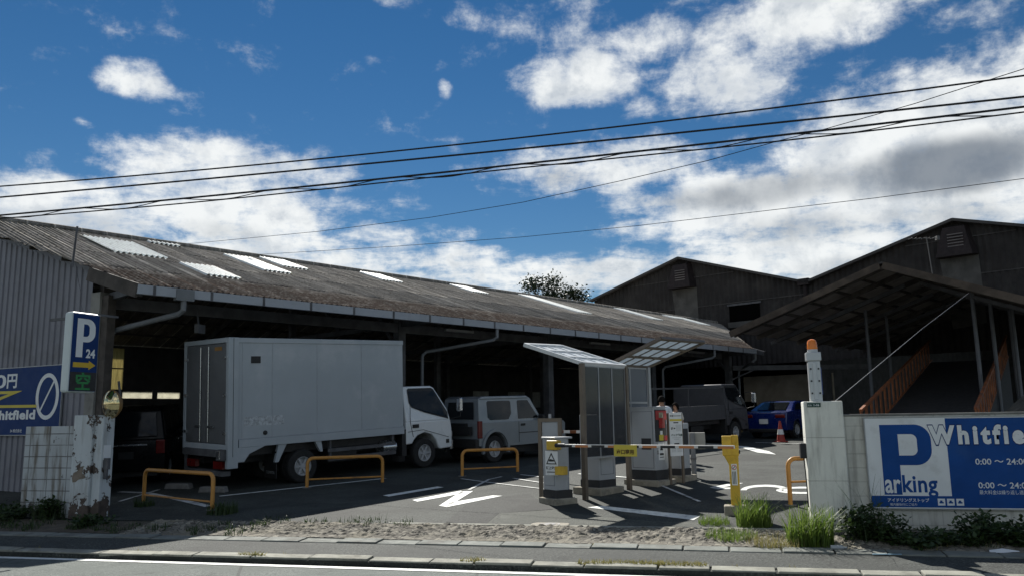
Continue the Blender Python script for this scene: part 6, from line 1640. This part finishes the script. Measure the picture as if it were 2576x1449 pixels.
# ------------------------------------------------------------------ tree behind the roof
tb_ = at(1380, 760, 62); tb_.z = zg(tb_.x, tb_.y)
topz = at(1362, 695, 62).z
t = thing('tree', 'dark leafy tree rising beyond the long shed roof', 'tree', tb_)
th = topz - tb_.z
q = MB(); q.tube([(0, 0, -.2), (.1, 0, th * .45), (-.2, .1, th * .75), (0, 0, th * .92)], [.28, .22, .14, .06], 8)
tips = []
for k in range(17):
    a = random.uniform(0, 2 * pi); z0 = th * random.uniform(.48, .85); L = random.uniform(.6, 1.9)
    e = Vector((cos(a) * L * 1.0, sin(a) * L, random.uniform(.3, 1.6)))
    q.tube([(0, 0, z0), Vector((0, 0, z0)) + e * .5, Vector((0, 0, z0)) + e], [.09, .05, .02], 5); tips.append(Vector((0, 0, z0)) + e)
q.build('trunk', M_TIMB, t)
q = MB()
for p in tips + [Vector((0, 0, th * .9)), Vector((-.9, 0, th * .95)), Vector((.4, 0, th * .98)), Vector((2.0, .3, th - 1.35)), Vector((2.5, .2, th - 1.6)), Vector((1.5, .3, th - 1.4))]:
    if p.z > th - .5: p.z = th - .5
    for _ in range(330):
        v = Vector((random.gauss(0, .38), random.gauss(0, .38), random.gauss(0, .30)))
        c = p + v; s = random.uniform(.14, .30); d = Vector((random.gauss(0, 1), random.gauss(0, 1), random.gauss(0, .7))).normalized(); sd = d.cross(Vector((random.gauss(0, 1), random.gauss(0, 1), 1))).normalized()
        q.add([c, c + d * s * .5 + sd * s * .25, c + d * s, c + d * s * .5 - sd * s * .25], [(0, 1, 2, 3)])
q.build('crown', M_TREE, t)

# ------------------------------------------------------------------ overhead cables
M_CBL = mat('cable sheath', (.012, .012, .014), .6, .1)
def cable(label, pts, r, twist=None, group='overhead cables along the road'):
    q = MB(); q.tube(pts, r, 6)
    o = q.build('cable', M_CBL); tag(o, label, 'cable', group); return o
def roadpt(x, y, qd):             # point above the road where a sight line crosses the vertical plane at distance qd
    d = ray(x, y); k = qd / (d.x * NQ.x + d.y * NQ.y)
    return Vector((d.x * k, k, CAMZ + d.z * k))
def span(pl, qd):
    P = [roadpt(x, y, qd) for x, y in pl]
    # fit a sagging line (parabola in distance along the road) and run it well past both edges
    S0 = [p.dot(RD) for p in P]; Z = [p.z for p in P]
    import numpy as np
    c = np.polyfit(S0, Z, 2)
    return [Vector((RD.x * s + NQ.x * qd, RD.y * s + NQ.y * qd, float(np.polyval(c, s)))) for s in [min(S0) - 8 + (max(S0) - min(S0) + 16) * i / 60 for i in range(61)]]
cable('topmost black cable crossing above the road', span([(40, 465), (500, 432), (1090, 372), (1540, 318), (2000, 265), (2576, 193)], 10.5), .0115)
cable('middle black cable crossing above the road', span([(5, 497), (500, 452), (1000, 405), (1540, 352), (2000, 307), (2576, 243)], 10.55), .0135)
pts = span([(0, 541), (500, 499), (1000, 448), (1540, 386), (2000, 335), (2576, 272)], 10.6)
q = MB(); q.tube(pts, .0145, 6)
hl = []
n = 260
for i in range(n + 1):
    f = i / n * (len(pts) - 1); j = min(int(f), len(pts) - 2); p = pts[j].lerp(pts[j + 1], f - j)
    a = i * .42
    hl.append(p + Vector((0, cos(a) * .03, -.035 + sin(a) * .035)))
q.tube(hl, .007, 5)
q.tube([p + Vector((0, 0, -.065 - .012 * sin(i * .35))) for i, p in enumerate(pts)], .010, 6)
o = q.build('cable', M_CBL); tag(o, 'lowest and thickest cable bundle with a wrapped helper wire', 'cable', 'overhead cables along the road')
def thin(label, pl, Y0, Y1):
    P = []
    for i, (x, y) in enumerate(pl):
        f = (x - pl[0][0]) / (pl[-1][0] - pl[0][0])
        iy = 1 / (1 / Y0 + (1 / Y1 - 1 / Y0) * f)     # a straight run in plan
        P.append(at(x, y, iy))
    return cable(label, P, .0065, None, 'thin service wires')
thin('thin service wire rising steeply from the shed ridge to the upper right', [(440, 616), (497, 612), (800, 583), (1080, 548), (1313, 510), (1560, 456), (1780, 405), (1960, 355), (2067, 328), (2300, 262), (2576, 174), (2680, 142)], 26, 11)
thin('thin service wire rising gently across the sky above the warehouses', [(560, 645), (700, 638), (1000, 620), (1313, 597), (1600, 569), (1900, 534), (2200, 499), (2576, 450), (2700, 432)], 27, 14)
# TV aerial on the right warehouse
ab = at(2343, 690, 36.0)
t = thing('tv_aerial', 'thin TV aerial on a leaning mast before the right warehouse gable', 'aerial', ab)
M_AER = mat('dull aerial metal', (.10, .10, .10), .8, .1, 3)
one('mast', M_AER, t, lambda q: q.tube([(.12, 0, -1.0), (-.06, 0, 1.7)], .022, 6))
one('boom', M_AER, t, lambda q: (q.tube([(-.85, 0, 1.62), (.55, .1, 1.66)], .018, 5), [q.tube([(x, -.2, 1.64), (x, .2, 1.64)], .007, 4) for x in (-.8, -.6, -.4, -.2, .0, .2)], q.box((.48, .1, 1.66), (.12, .2, .18))))
